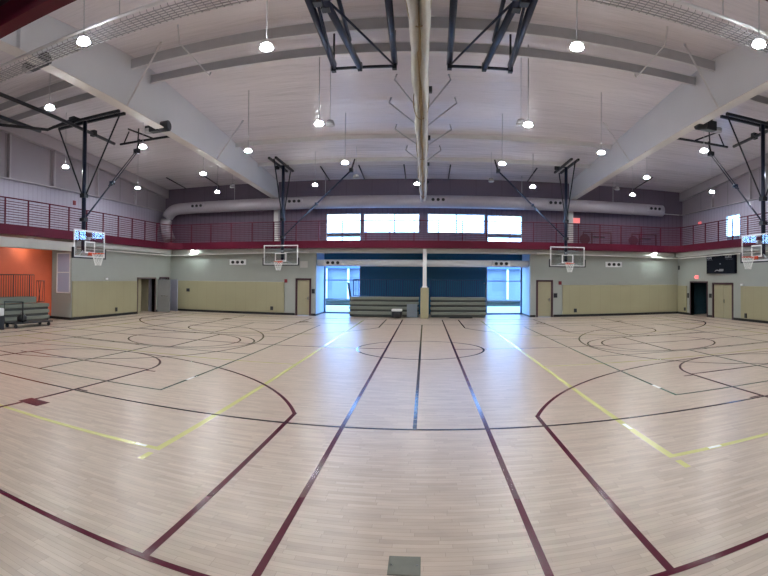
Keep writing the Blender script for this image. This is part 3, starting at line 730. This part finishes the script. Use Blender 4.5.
def side_extras(t, side):
    """long support pipes reaching the roof beams, on the two side-wall hoops"""
    my = -.32
    bm = NB(); tube(bm, [(-side*5.4, -.05, 8.2), (side*2.6, -.85, 8.2)], .065, 10)
    box(bm, side*1.0-.1, side*1.0+.1, -.8, -.6, 8.12, 8.36)
    obj('support_pipe', bm, M['black'], t)
    bm = NB(); xa, xb = sorted((-side*5.2, -side*.9)); tube(bm, [(xa, my-1.5, 8.1), (xb, my-1.2, 8.15)], .075, 10); obj('support_pipe', bm, M['black'], t)
    bm = NB(); tube(bm, [(-side*3.9, my-2.2, 7.95), (-side*1.1, my-.9, 7.98), (-side*.4, my-.1, 8.46)], .06, 10); obj('support_pipe', bm, M['black'], t)
    bm = NB(); X = side*2.72; box(bm, X-.04, X+.04, my-.3, my+2.15, 8.12, 8.2); tube(bm, [(X, my+.6, 8.2), (X+side*.05, my+.6, 8.75)], .03, 6); tube(bm, [(X, my-.1, 8.2), (X+side*.35, my-.1, 8.8)], .03, 6)
    tube(bm, [(X, my+1.3, 8.2), (X-side*.0, my+.1, 8.8)], .035, 6)
    obj('hinge_frame', bm, M['black'], t)
hb = make_hoop(-1, 'glass basketball hoop hung in front of the far wall, left of the blue recess')
hb.location = (-7.17, 9.85, 0); hb.rotation_euler.z = PI; hb['group'] = 'ceiling hung basketball hoops'
hl = dup(hb, (-11.46, .02, 0), -PI/2, 'glass basketball hoop hung by the left wall above the open floor')
side_extras(hl, -1)
hc = make_hoop(1, 'glass basketball hoop hung in front of the far wall, right of the blue recess')
hc.location = (7.29, 9.85, 0); hc.rotation_euler.z = PI; hc['group'] = 'ceiling hung basketball hoops'
hr = dup(hc, (11.46, -.04, 0), PI/2, 'glass basketball hoop hung by the right wall near the black scoreboard')
side_extras(hr, 1)

# folded-up centre backstops
def folded(s, lab):
    t = thing('folded_basketball_hoop', lab, 'basketball hoop', (s*1.6, -1.1, 8.3), 0, 'folded basketball hoops')
    bm = NB(); xa, xb = sorted((s*-.88, s*.82)); box(bm, xa, xb, -.035, .035, -.03, .03)
    for x in (s*-.86, s*.08, s*.80): box(bm, x-.06, x+.06, -.07, .07, -.09, .12)
    obj('top_bar', bm, M['black'], t)
    bm = NB(); tube(bm, [(s*.08, 0, .0), (s*.45, -4.2, .02)], .085, 10); obj('mast', bm, M['navy'], t)
    bm = NB(); tube(bm, [(s*.80, 0, .12), (s*.72, -4.2, .12)], .085, 10); obj('support_pipe', bm, M['navy'], t)
    bm = NB(); tube(bm, [(s*-.86, .1, .12), (s*-.94, -4.2, .12)], .085, 10); obj('support_pipe', bm, M['navy'], t)
    bm = NB(); tube(bm, [(s*-.84, 0, .03), (s*.3, -3.1, .05)], .03, 8); obj('side_brace', bm, M['navy'], t)
    bm = NB(); tube(bm, [(s*.78, 0, -.02), (s*.55, -3.1, .0)], .035, 8); obj('side_brace', bm, M['navy'], t)
    bm = NB(); tube(bm, [(s*.15, -1.35, .1), (s*.12, -4.1, .2)], .05, 8); obj('swing_brace', bm, M['navy'], t)
    bm = NB()
    for x, y in ((.40, -3.05), (.52, -3.3), (.30, -3.5)): box(bm, s*x-.09, s*x+.09, y-.1, y+.1, -.08, .14)
    pieces('hinge_block', bm, M['black'], t)
    bm = NB(); 
    for x in (s*-.86, s*.80): tube(bm, [(x, 0, .1), (x, 0, cz(-1.1)-8.3)], .03, 6)
    pieces('hanger_rod', bm, M['black'], t)
folded(-1, 'dark steel basketball backstop folded against the ceiling left of the curtain')
folded(1, 'dark steel basketball backstop folded against the ceiling right of the curtain')

# winches on the beams
def winch(x, y, z, lab, s, sc=1.3):
    t = thing('hoist_winch', lab, 'winch', (x, y, z), 0); t.scale = (sc, sc, sc)
    bm = NB(); lathe(bm, [(.10, -.14), (.15, -.12), (.15, .12), (.10, .14)], (0, 0, 0), 16)
    bmesh.ops.rotate(bm, verts=bm.verts, cent=(0, 0, 0), matrix=Matrix.Rotation(PI/2, 3, 'Y')); bmesh.ops.translate(bm, verts=bm.verts, vec=(s*.28, 0, 0)); obj('motor', bm, M['black'], t)
    boxes('gear_box', M['black'], [(-.16, .14, -.12, .12, -.12, .14), (-.32, -.16, -.07, .07, -.03, .09)], t, .015)
    bm = NB(); lathe(bm, [(.13, -.05), (.13, .05)], (-s*.22, 0, -.06), 16); obj('cable_drum', bm, M['grey_speaker'], t)
    bm = NB(); box(bm, -.05, .05, -.05, .05, .12, .30); obj('mounting_bracket', bm, M['black'], t)
winch(-8.85, .35, 7.72, 'black electric hoist winch hanging at the left roof beam flange', 1)
winch(9.15, -.45, 7.68, 'black electric hoist winch hanging at the right roof beam flange', -1)
winch(-8.9, -5.5, 7.95, 'small black winch on the left roof beam behind the wire tray', 1, 1.15)

# ------------------------------------------------------------------ ducts
t = thing('round_duct', 'big round ventilation duct running along the far wall above the balcony', 'duct', (0, 12.9, 6.75))
bm = NB(); tube(bm, [(-15.4, 0, -2.1), (-15.65, 0, -1.5)] + [(-14.75-.95*math.cos(a), 0, -1.0+.98*math.sin(a)) for a in [PI/2*i/10 for i in range(11)]] + [(x, 0, 0) for x in (-13.5, -9, -4, 0, 4, 9, 13, 14.3)], .37, 24); obj('duct_body', bm, M['duct'], t)
bm = NB()
for x in (-12.0, -9.2, -6.0, -3.0, 2.6, 5.6, 9.3, 12.2): tube(bm, [(x-.02, 0, 0), (x+.02, 0, 0)], .385, 24)
pieces('seam_band', bm, M['duct'], t)
def nozzles(t, x, z, y, sc=1.0, mtl='white', depth=.12):
    p = boxes('air_nozzle', M[mtl], [(x-.5*sc, x+.5*sc, y-.03, y+depth, z-.16*sc, z+.16*sc)], t, .01)
    bm = NB()
    for k in (-1, 0, 1):
        c = Vector((x+k*.29*sc, y-.03, z)); bm2 = bm
        vs0 = [bm.verts.new(c+Vector((math.cos(a)*.095*sc, 0, math.sin(a)*.095*sc))) for a in [2*PI*i/16 for i in range(16)]]
        vs1 = [bm.verts.new(v.co+Vector((0, -.03, 0))) for v in vs0]
        bm.faces.new(vs1)
        for i in range(16): bm.faces.new((vs0[i], vs0[(i+1) % 16], vs1[(i+1) % 16], vs1[i]))
    pieces('nozzle_opening', bm, M['hvac_hole'], p)
for x in (-13.3, -7.2, .8, 7.35, 13.6): nozzles(t, x, .05, -.41, .95, 'duct', .2)
bm = NB()
for x in (-11, -5.5, 5.5, 11): tube(bm, [(x, 0, .36), (x, 0, cz(12.9)-6.75)], .015, 6)
pieces('hanger_rod', bm, M['purlin'], t)
t = thing('round_duct', 'slim pale duct crossing the blue recess below the balcony', 'duct', (0, 12.15, 3.08))
bm = NB(); tube(bm, [(-5.74, 0, 0), (5.74, 0, 0)], .2, 20); obj('duct_body', bm, M['white_steel'], t)
for x in (-4.85, 4.2): nozzles(t, x, 0, -.2, .95, 'white_steel', .1)
for s, lab in ((-1, 'left of the far left hoop'), (1, 'right of the far right hoop')):
    x = s*10.27 if s < 0 else 10.58
    t = thing('wall_vent', 'white wall plate with three round black nozzles, %s' % lab, 'vent', (x, FW, 3.1))
    nozzles(t, 0, 0, -.02, 1.0, 'white', .018)
tag(boxes('air_grille', M['beam_beige'], [(-6.62, -6.2, FW-.02, FW, 2.78, 3.16)], bevel=.005), 'small square wall grille between left far hoop and blue recess', 'vent')

# conduit under the balcony
bm = NB(); tube(bm, [(-14.35, 2.7, 3.50), (-14.35, 10.6, 3.50), (-13.9, 11.15, 3.52), (-6.0, 11.2, 3.66)], .03, 8)
tag(obj('ceiling_pipe', bm, M['cream_steel']), 'thin cream pipe running under the balcony on the left side', 'pipe')
bm = NB(); tube(bm, [(14.35, -4, 3.56), (14.35, 10.6, 3.50), (13.9, 11.15, 3.52), (6.0, 11.2, 3.66)], .03, 8)
tag(obj('ceiling_pipe', bm, M['cream_steel']), 'thin cream pipe running under the balcony on the right side', 'pipe')

# ------------------------------------------------------------------ recess contents
t = thing('padded_post', 'narrow post with tan padding standing in the middle of the far recess', 'post', (.1, 11.2, 0))
boxes('post_pad', M['pad'], [(-.21, .21, -.2, .2, .0, 1.7)], t, .04)
boxes('post_shaft', M['white_steel'], [(-.1, .1, -.1, .1, 1.7, 3.85)], t, .01)
boxes('post_cap', M['white'], [(-.13, .13, -.13, .13, 1.70, 1.78)], t, .01)

def bleacher(x0, x1, yf, lab, wb=1):
    t = thing('folded_bleacher', lab, 'bleacher', ((x0+x1)/2, yf, 0)); h = (x1-x0)/2
    for i in range(4):
        y0 = i*.10; z0 = .06+i*.275
        bd = boxes('seat_board', M['bleacher'], [(-h, h, y0, y0+.5, z0+.10, z0+.25)], t, .012)
        boxes('riser_panel', M['bleacher_dark'], [(-h+.03, h-.03, y0+.06, y0+.45, z0-.02, z0+.10)], t)
    boxes('back_frame', M['bleacher_dark'], [(-h+.05, h-.05, .45, 1.2, .0, 1.0)], t)
    return t
def back_rail(t, x0, x1, y, z0, z1, m, n, ax='x'):
    bm = NB()
    for z in (z0, z1): 
        tube(bm, [(x0, y, z), (x1, y, z)] if ax == 'x' else [(y, x0, z), (y, x1, z)], .02, 6)
    for i in range(n+1):
        x = x0 + (x1-x0)*i/n; tube(bm, [(x, y, z0), (x, y, z1)] if ax == 'x' else [(y, x, z0), (y, x, z1)], .016 if i % 7 else .028, 5)
    return obj('safety_rail', bm, m, t)
M['rail_blue'] = mat('dark_blue_rail', (.006, .03, .10), .4, noise=.1)
M['rail_orange_lit'] = mat('orange_tinted_rail', (.055, .012, .012), .4, noise=.1)  # dark metal, red reflection of the orange wall put into its colour
b1 = bleacher(-3.9, -.2, 11.6, 'grey folded bleacher left of the padded post below the blue wall')
back_rail(b1, -1.75, 1.85, 1.0, 1.16, 2.12, M['rail_blue'], 28)
b2 = bleacher(.42, 3.36, 11.6, 'grey folded bleacher right of the padded post below the blue wall')
back_rail(b2, -1.45, 1.4, 1.0, 1.16, 2.12, M['rail_blue'], 24)
bm = NB(); tube(bm, [(-1.85, .5, .9), (-1.98, .35, 1.95), (-1.90, .3, 1.9), (-1.78, .45, .9)], .03, 6); obj('end_rail', bm, M['black'], b1)
bm = NB(); tube(bm, [(1.45, .5, .9), (1.5, .4, 1.95), (1.44, .8, 1.95)], .03, 6); obj('end_rail', bm, M['black'], b2)
tag(boxes('grey_panel', M['grey_plastic'], [(-.82, -.27, 11.5, 11.56, .02, .76)], bevel=.01), 'blue grey panel leaning on the left bleacher beside the padded post', 'panel')
t = thing('small_bin', 'small black tub with a white lid in front of left folded bleacher', 'bin', (-1.33, 11.3, 0))
bm = NB(); lathe(bm, [(.18, 0), (.27, .05), (.29, .36), (.27, .38)], (0, 0, 0), 18); obj('tub', bm, M['bin_black'], t)
boxes('lid', M['white'], [(-.27, .27, -.2, .2, .38, .50)], t, .03)
tag(boxes('floor_mat', M['rubber'], [(1.4, 2.6, 11.35, 11.58, 0.001, .05)]), 'flat black mat on the floor before the right folded bleacher', 'mat')

# left alcove bleacher and cart (built along y)
t = thing('folded_bleacher', 'grey folded bleacher against the orange alcove wall on the left', 'bleacher', (-14.95, 0, 0))
for i in range(3):
    y0 = -i*.015; z0 = .04+i*.275
    boxes('seat_board', M['bleacher'], [(-.55, y0, -5.0, 1.57, z0+.10, z0+.26)], t, .012)
    boxes('riser_panel', M['bleacher_dark'], [(-.5+y0, y0-.05, -5.0, 1.54, z0-.02, z0+.10)], t)
boxes('seat_board', M['bleacher'], [(-.88, -.30, -5.0, 1.02, .88, 1.16)], t, .012)
back_rail(t, -5.0, 1.0, -.45, 1.16, 2.18, M['rail_orange_lit'], 44, 'y')
bm = NB()
for z in (.9, 1.9): tube(bm, [(-.35, 1.06, z), (-.35, 1.56, z)], .018, 6)
for a, b in ((1.06, 1.06), (1.2, 1.34), (1.3, 1.18), (1.42, 1.5), (1.56, 1.56)): tube(bm, [(-.35, a, .88), (-.35, b, 1.9)], .014, 5)
obj('end_rail', bm, M['rail_orange_lit'], t)
t = thing('platform_cart', 'black platform cart with upright handle by the left folded bleacher', 'cart', (-13.9, -.85, 0))
boxes('platform', M['bin_black'], [(-.35, .35, -.95, 1.15, .17, .22)], t, .01)
bm = NB(); tube(bm, [(-.25, -.95, .2), (-.25, -.95, 1.06), (.25, -.45, 1.06), (.25, -.45, .2)], .035, 8)
obj('handle', bm, M['bin_black'], t)
for x in (-.25, .25):
    for y in (-.8, 1.0):
        bm = NB(); lathe(bm, [(.08, -.02), (.08, .02)], (0, 0, 0), 14); bmesh.ops.rotate(bm, verts=bm.verts, cent=(0, 0, 0), matrix=Matrix.Rotation(PI/2, 3, 'Y')); bmesh.ops.translate(bm, verts=bm.verts, vec=(x, y, .08)); obj('wheel', bm, M['rubber'], t)
t = thing('tool_bag', 'black bag resting on the platform cart near its handle', 'bag', (-13.9, -1.2, .225))
bm = NB(); lathe(bm, [(.12, 0), (.2, .03), (.2, .2), (.13, .3)], (0, 0.1, 0), 12); obj('bag_body', bm, M['bin_black'], t)
bm = NB(); tube(bm, [(-.1, .1, .27), (-.08, .1, .38), (.08, .1, .38), (.1, .1, .27)], .012, 6); obj('bag_handle', bm, M['bin_black'], t)
t = thing('equipment_crate', 'white and black equipment box at the left photo edge by the cart', 'crate', (-13.9, -2.62, 0))
boxes('crate_body', M['bin_black'], [(-.3, .3, -.35, .35, .0, .55)], t, .02)
boxes('crate_top', M['white'], [(-.3, .3, -.35, .35, .55, .85)], t, .04)

# framed pale panel on the pier
t = thing('framed_panel', 'tall pale lilac two-part panel with white frame beside the orange alcove', 'panel', (-15.13, 2.65, 2.3))
boxes('panel_sheet', M['whiteboard'], [(-.38, .38, -.015, -.001, -.98, .97)], t)
boxes('panel_frame', M['white'], [(-.42, -.36, -.03, -.001, -1.0, 1.0), (.36, .42, -.03, -.001, -1.0, 1.0), (-.42, .42, -.03, -.001, .94, 1.0), (-.42, .42, -.03, -.001, -1.0, -.94), (-.36, .36, -.03, -.001, .0, .05)], t)

# scoreboard
t = thing('scoreboard', 'black electronic scoreboard mounted high on the right wall', 'scoreboard', (RW, 6.97, 3.04))
boxes('display_case', M['scoreboard'], [(-.16, -.001, -1.3, 1.3, -.52, .55)], t, .015)
def text_obj(name, body, size, loc, rot, m, parent, ext=.004):
    cu = bpy.data.curves.new(name, 'FONT'); cu.body = body; cu.size = size; cu.extrude = ext; cu.align_x = 'CENTER'; cu.align_y = 'CENTER'
    tmp = bpy.data.objects.new(name+'_tmp', cu); COL.objects.link(tmp)
    bpy.context.view_layer.update()
    me = bpy.data.meshes.new_from_object(tmp.evaluated_get(bpy.context.evaluated_depsgraph_get()))
    bpy.data.objects.remove(tmp); me.materials.clear(); me.materials.append(m)
    o = bpy.data.objects.new(name, me); COL.objects.link(o); o.parent = parent; o.location = loc; o.rotation_euler = rot
    return o
RR = (PI/2, 0, -PI/2)
text_obj('home_lettering', 'HOME', .17, (-.166, 1.0, .36), RR, M['mark'], t)
text_obj('guest_lettering', 'GUEST', .2, (-.166, -.78, .38), RR, M['mark'], t)
bm = NB(); tube(bm, [(-.165, .48, -.40), (-.165, .32, -.33), (-.165, .15, -.33)], [.006, .025, .02], 6)
for y, w_ in ((.05, .05), (-.06, .04), (-.16, .05), (-.27, .04)): tube(bm, [(-.165, y, -.40), (-.165, y-.03, -.27)], .022, 6)
tube(bm, [(-.165, .2, -.36), (-.165, -.32, -.33)], .014, 6); obj('maker_mark', bm, M['mark'], t)
bm = NB()
for y, z in ((.0, .02), (-.06, .02)): box(bm, -.168, -.16, y-.02, y+.02, z-.03, z+.03)
for yc in (1.0, -.85):
    box(bm, -.168, -.16, yc-.3, yc+.3, .245, .255)
pieces('display_mark', bm, M['grey_plastic'], t)

# exit signs
def exit_sign(loc, rot, lab, sc=1.0):
    t = thing('exit_sign', lab, 'exit sign', loc, rot)
    boxes('sign_body', M['exit_face'], [(-.17*sc, .17*sc, -.05, -.0, -.11*sc, .11*sc)], t, .01)
    text_obj('exit_lettering', 'EXIT', .17*sc, (0, -.054, 0), (PI/2, 0, 0), M['exit_red'], t)
exit_sign((RW-.002, 9.5, 2.33), -PI/2, 'glowing red exit sign over the dark doorway on the right wall')
exit_sign((9.02, UY-.002, 5.98), 0, 'red exit sign on upper far wall behind the right far hoop mast', 1.5)
exit_sign((UX-.002, 11.8, 5.95), -PI/2, 'red exit sign on the upper right wall near the far corner', .9)

# small wall devices
def device(x, y, z, face, w, h, m, name, lab, cat, d=.05):
    if face == 'y': o = boxes(name, m, [(x-w/2, x+w/2, y-d, y-.001, z-h/2, z+h/2)], bevel=.006)
    elif face == '+x': o = boxes(name, m, [(x+.001, x+d, y-w/2, y+w/2, z-h/2, z+h/2)], bevel=.006)
    else: o = boxes(name, m, [(x-d, x-.001, y-w/2, y+w/2, z-h/2, z+h/2)], bevel=.006)
    return tag(o, lab, cat)
device(-7.42, FW, 2.0, 'y', .16, .2, M['red_device'], 'alarm_strobe', 'small dark red alarm left of the left single door', 'alarm')
device(7.42, FW, 1.98, 'y', .16, .2, M['red_device'], 'alarm_strobe', 'small dark red alarm right of the right single door', 'alarm')
device(-5.87, FW, 1.42, 'y', .17, .26, M['black'], 'card_reader', 'black wall box right of the left single door', 'wall box')
device(7.16, FW, 1.25, 'y', .2, .26, M['black'], 'card_reader', 'black wall box right of the right single door', 'wall box')
device(-8.2, FW-.06, .38, 'y', .16, .22, M['black'], 'wall_outlet', 'dark outlet low on far left padding', 'outlet')
device(8.28, FW-.06, .36, 'y', .16, .22, M['black'], 'wall_outlet', 'dark outlet low on far right padding', 'outlet')
device(-13.4, FW-.06, 1.35, 'y', .2, .2, M['black'], 'wall_switch', 'dark switch box on far wall padding near left corner', 'switch')
device(LW+.06, 6.06, .36, '+x', .15, .22, M['black'], 'wall_outlet', 'dark outlet low on the left wall padding', 'outlet')
device(LW, 5.3, 2.02, '+x', .16, .1, M['white'], 'wall_sensor', 'small white sensor above the left wall padding', 'sensor')
device(RW-.06, 4.86, .30, '-x', .15, .24, M['black'], 'wall_outlet', 'dark outlet low on the long right wall padding', 'outlet')
device(RW-.06, 10.75, .34, '-x', .13, .2, M['black'], 'wall_outlet', 'dark outlet low in the far right corner padding', 'outlet')
device(RW, 8.1, 1.25, '-x', .2, .24, M['black'], 'card_reader', 'black wall box between dark doorway and double door', 'wall box')
device(RW, 10.48, 1.2, '-x', .12, .3, M['black'], 'card_reader', 'slim black wall box left of the dark doorway', 'wall box')
device(RW, 5.25, 1.9, '-x', .2, .1, M['white'], 'wall_sensor', 'small white sensor above right padding beside the double door', 'sensor')
device(RW, 11.55, 2.95, '-x', .12, .26, M['black'], 'wall_speaker', 'small dark speaker high in the far right corner', 'speaker')
device(-UX, 4.78, 6.15, '+x', .2, .24, M['red_device'], 'horn_strobe', 'small dark horn on the upper left wall above railing', 'alarm')

# exercise machines on the right far balcony
def machine(x, lab, w_):
    t = thing('exercise_machine', lab, 'exercise machine', (x, 12.6, DECK1-.03))
    bm = NB(); h = w_/2
    for z in (.05, .85): tube(bm, [(-h, 0, z), (h, 0, z)], .05, 8)
    for xx in (-h, -h*.4, h): tube(bm, [(xx, 0, 0), (xx, 0, .9)], .05, 8); tube(bm, [(xx, -.3, .03), (xx, .3, .03)], .04, 8)
    obj('frame', bm, M['exercise'], t)
    boxes('seat', M['black'], [(-h*.3, h*.5, -.16, .16, .52, .62)], t, .03)
    bm = NB(); lathe(bm, [(.3, -.05), (.32, 0), (.3, .05)], (0, 0, 0), 18); bmesh.ops.rotate(bm, verts=bm.verts, cent=(0, 0, 0), matrix=Matrix.Rotation(PI/2, 3, 'X')); bmesh.ops.translate(bm, verts=bm.verts, vec=(-h*.9, 0, .42)); obj('flywheel', bm, M['exercise'], t)
machine(9.9, 'dark red exercise machine behind the balcony rail, nearer the hoop', 1.7)
machine(12.9, 'dark red exercise machine behind the balcony rail, nearer right corner', 1.6)

# ------------------------------------------------------------------ outside
g = struct(boxes('ground_outside', M['concrete'], [(-40, 40, UY+.2, 80, -.3, -.05), (16.9, 60, -20, UY+.2, -.3, -.05)]))
t = thing('hedge_row', 'low clipped hedge beyond the recess windows', 'hedge', (0, 24, -.05))
bm = NB(); box(bm, -18, 18, -.5, .5, 0, .45); bmesh.ops.subdivide_edges(bm, edges=bm.edges[:], cuts=12, use_grid_fill=True)
for v in bm.verts: v.co += Vector((random.uniform(-.1, .1), random.uniform(-.1, .1), random.uniform(-.1, .1)))
obj('hedge_foliage', bm, M['hedge'], t)
def house(x, lab, flip=1):
    t = thing('house_outside', lab, 'house', (x, 34, -.05))
    boxes('house_wall', M['siding'], [(-5, 5, 0, 6, 0, 3.4)], t)
    bm = NB(); v = [bm.verts.new(p) for p in ((-5.6, -.6, 3.3), (5.6, -.6, 3.3), (5.6, 6.6, 3.3), (-5.6, 6.6, 3.3), (-5.6, 3, 5.2), (5.6, 3, 5.2))]
    for q in ((0, 1, 5, 4), (3, 2, 5, 4), (0, 3, 4), (1, 2, 5), (0, 1, 2, 3)): bm.faces.new([v[i] for i in q])
    obj('house_roof', bm, M['roof_ext'], t)
    for i in range(5): boxes('porch_column', M['white'], [(-4.6+i*2.2, -4.4+i*2.2, -.5, -.3, 0, 3.3)], t)
    for i in range(3): boxes('house_window', M['frame_alu'], [(-3.8+i*3, -2.6+i*3, -.03, .0, 1.0, 2.4)], t)
house(-9.5, 'pale house with blue grey roof seen through left recess window')
house(10.5, 'pale house with blue grey roof seen through right recess window')

# ------------------------------------------------------------------ world, light values
w = bpy.data.worlds.new('sky'); S.world = w; w.use_nodes = True
nt = w.node_tree; bg = nt.nodes['Background']
tc = nt.nodes.new('ShaderNodeTexCoord'); sp = nt.nodes.new('ShaderNodeSeparateXYZ'); nt.links.new(tc.outputs['Generated'], sp.inputs[0])
cr = nt.nodes.new('ShaderNodeValToRGB'); nt.links.new(sp.outputs['Z'], cr.inputs[0])
cr.color_ramp.elements[0].position = .0; cr.color_ramp.elements[0].color = (.30, .58, 1, 1)
cr.color_ramp.elements[1].position = .35; cr.color_ramp.elements[1].color = (.20, .45, 1, 1)
nt.links.new(cr.outputs[0], bg.inputs[0]); bg.inputs[1].default_value = 16
def portal(loc, rot, sx, sy):
    l = bpy.data.lights.new('window_portal', 'AREA'); l.shape = 'RECTANGLE'; l.size = sx; l.size_y = sy; l.cycles.is_portal = True
    o = bpy.data.objects.new('window_portal', l); o.location = loc; o.rotation_euler = rot; COL.objects.link(o)
for x0, x1, z0, z1 in ((-5.66, -3.6, 4.5, 6.22), (-3.46, -.22, 5, 6.2), (.22, 3.56, 5, 6.2), (3.68, 5.75, 4.48, 6.16), (-5.72, -3.6, .03, 3.02), (3.64, 5.72, .03, 3.02)):
    portal(((x0+x1)/2, UY+.21, (z0+z1)/2), (-PI/2, 0, 0), x1-x0, z1-z0)
portal((16.61, 8.35, 5.27), (0, PI/2, 0), 1.7, 1.4)
M['lens'].node_tree.nodes['Principled BSDF'].inputs['Emission Strength'].default_value = 640
M['lens_soffit'].node_tree.nodes['Principled BSDF'].inputs['Emission Strength'].default_value = 190

# ------------------------------------------------------------------ camera: a phone panorama = cylindrical projection
fu, fv, yc, yaw, pit, rol, cx, cy, ch = 493.17079, 461.29479, 273.15201, -0.0086, -0.01287, -0.00681, 0.12828, 14.28542, 2.16911
def room_dir(x, y, z):
    y, z = y*math.cos(pit)+z*math.sin(pit), -y*math.sin(pit)+z*math.cos(pit)
    x, z = x*math.cos(rol)+z*math.sin(rol), -x*math.sin(rol)+z*math.cos(rol)
    x, y = x*math.cos(yaw)+y*math.sin(yaw), -x*math.sin(yaw)+y*math.cos(yaw)
    return Vector((x, y, z))
r_, f_, u_ = room_dir(1, 0, 0), room_dir(0, 1, 0), room_dir(0, 0, 1)
cam = bpy.data.cameras.new('camera'); co = bpy.data.objects.new('camera', cam); COL.objects.link(co)
cam.type = 'PANO'; cam.clip_start = .05; cam.clip_end = 300
cam.panorama_type = 'CENTRAL_CYLINDRICAL'
cam.central_cylindrical_range_u_min = (0-421)/fu; cam.central_cylindrical_range_u_max = (768-421)/fu
cam.central_cylindrical_range_v_min = (yc-576)/fv; cam.central_cylindrical_range_v_max = yc/fv
cam.central_cylindrical_radius = 1.0
m4 = Matrix.Identity(4)
for i in range(3): m4[i][0] = r_[i]; m4[i][1] = u_[i]; m4[i][2] = -f_[i]
m4.translation = Vector((cx, -cy, ch)); co.matrix_world = m4
S.camera = co
S.view_settings.view_transform = 'Standard'; S.view_settings.look = 'None'; S.view_settings.gamma = 1; S.view_settings.use_curve_mapping = False
S.view_settings.exposure = -0.12
S.cycles.max_bounces = 10; S.cycles.diffuse_bounces = 6; S.cycles.sample_clamp_indirect = 6
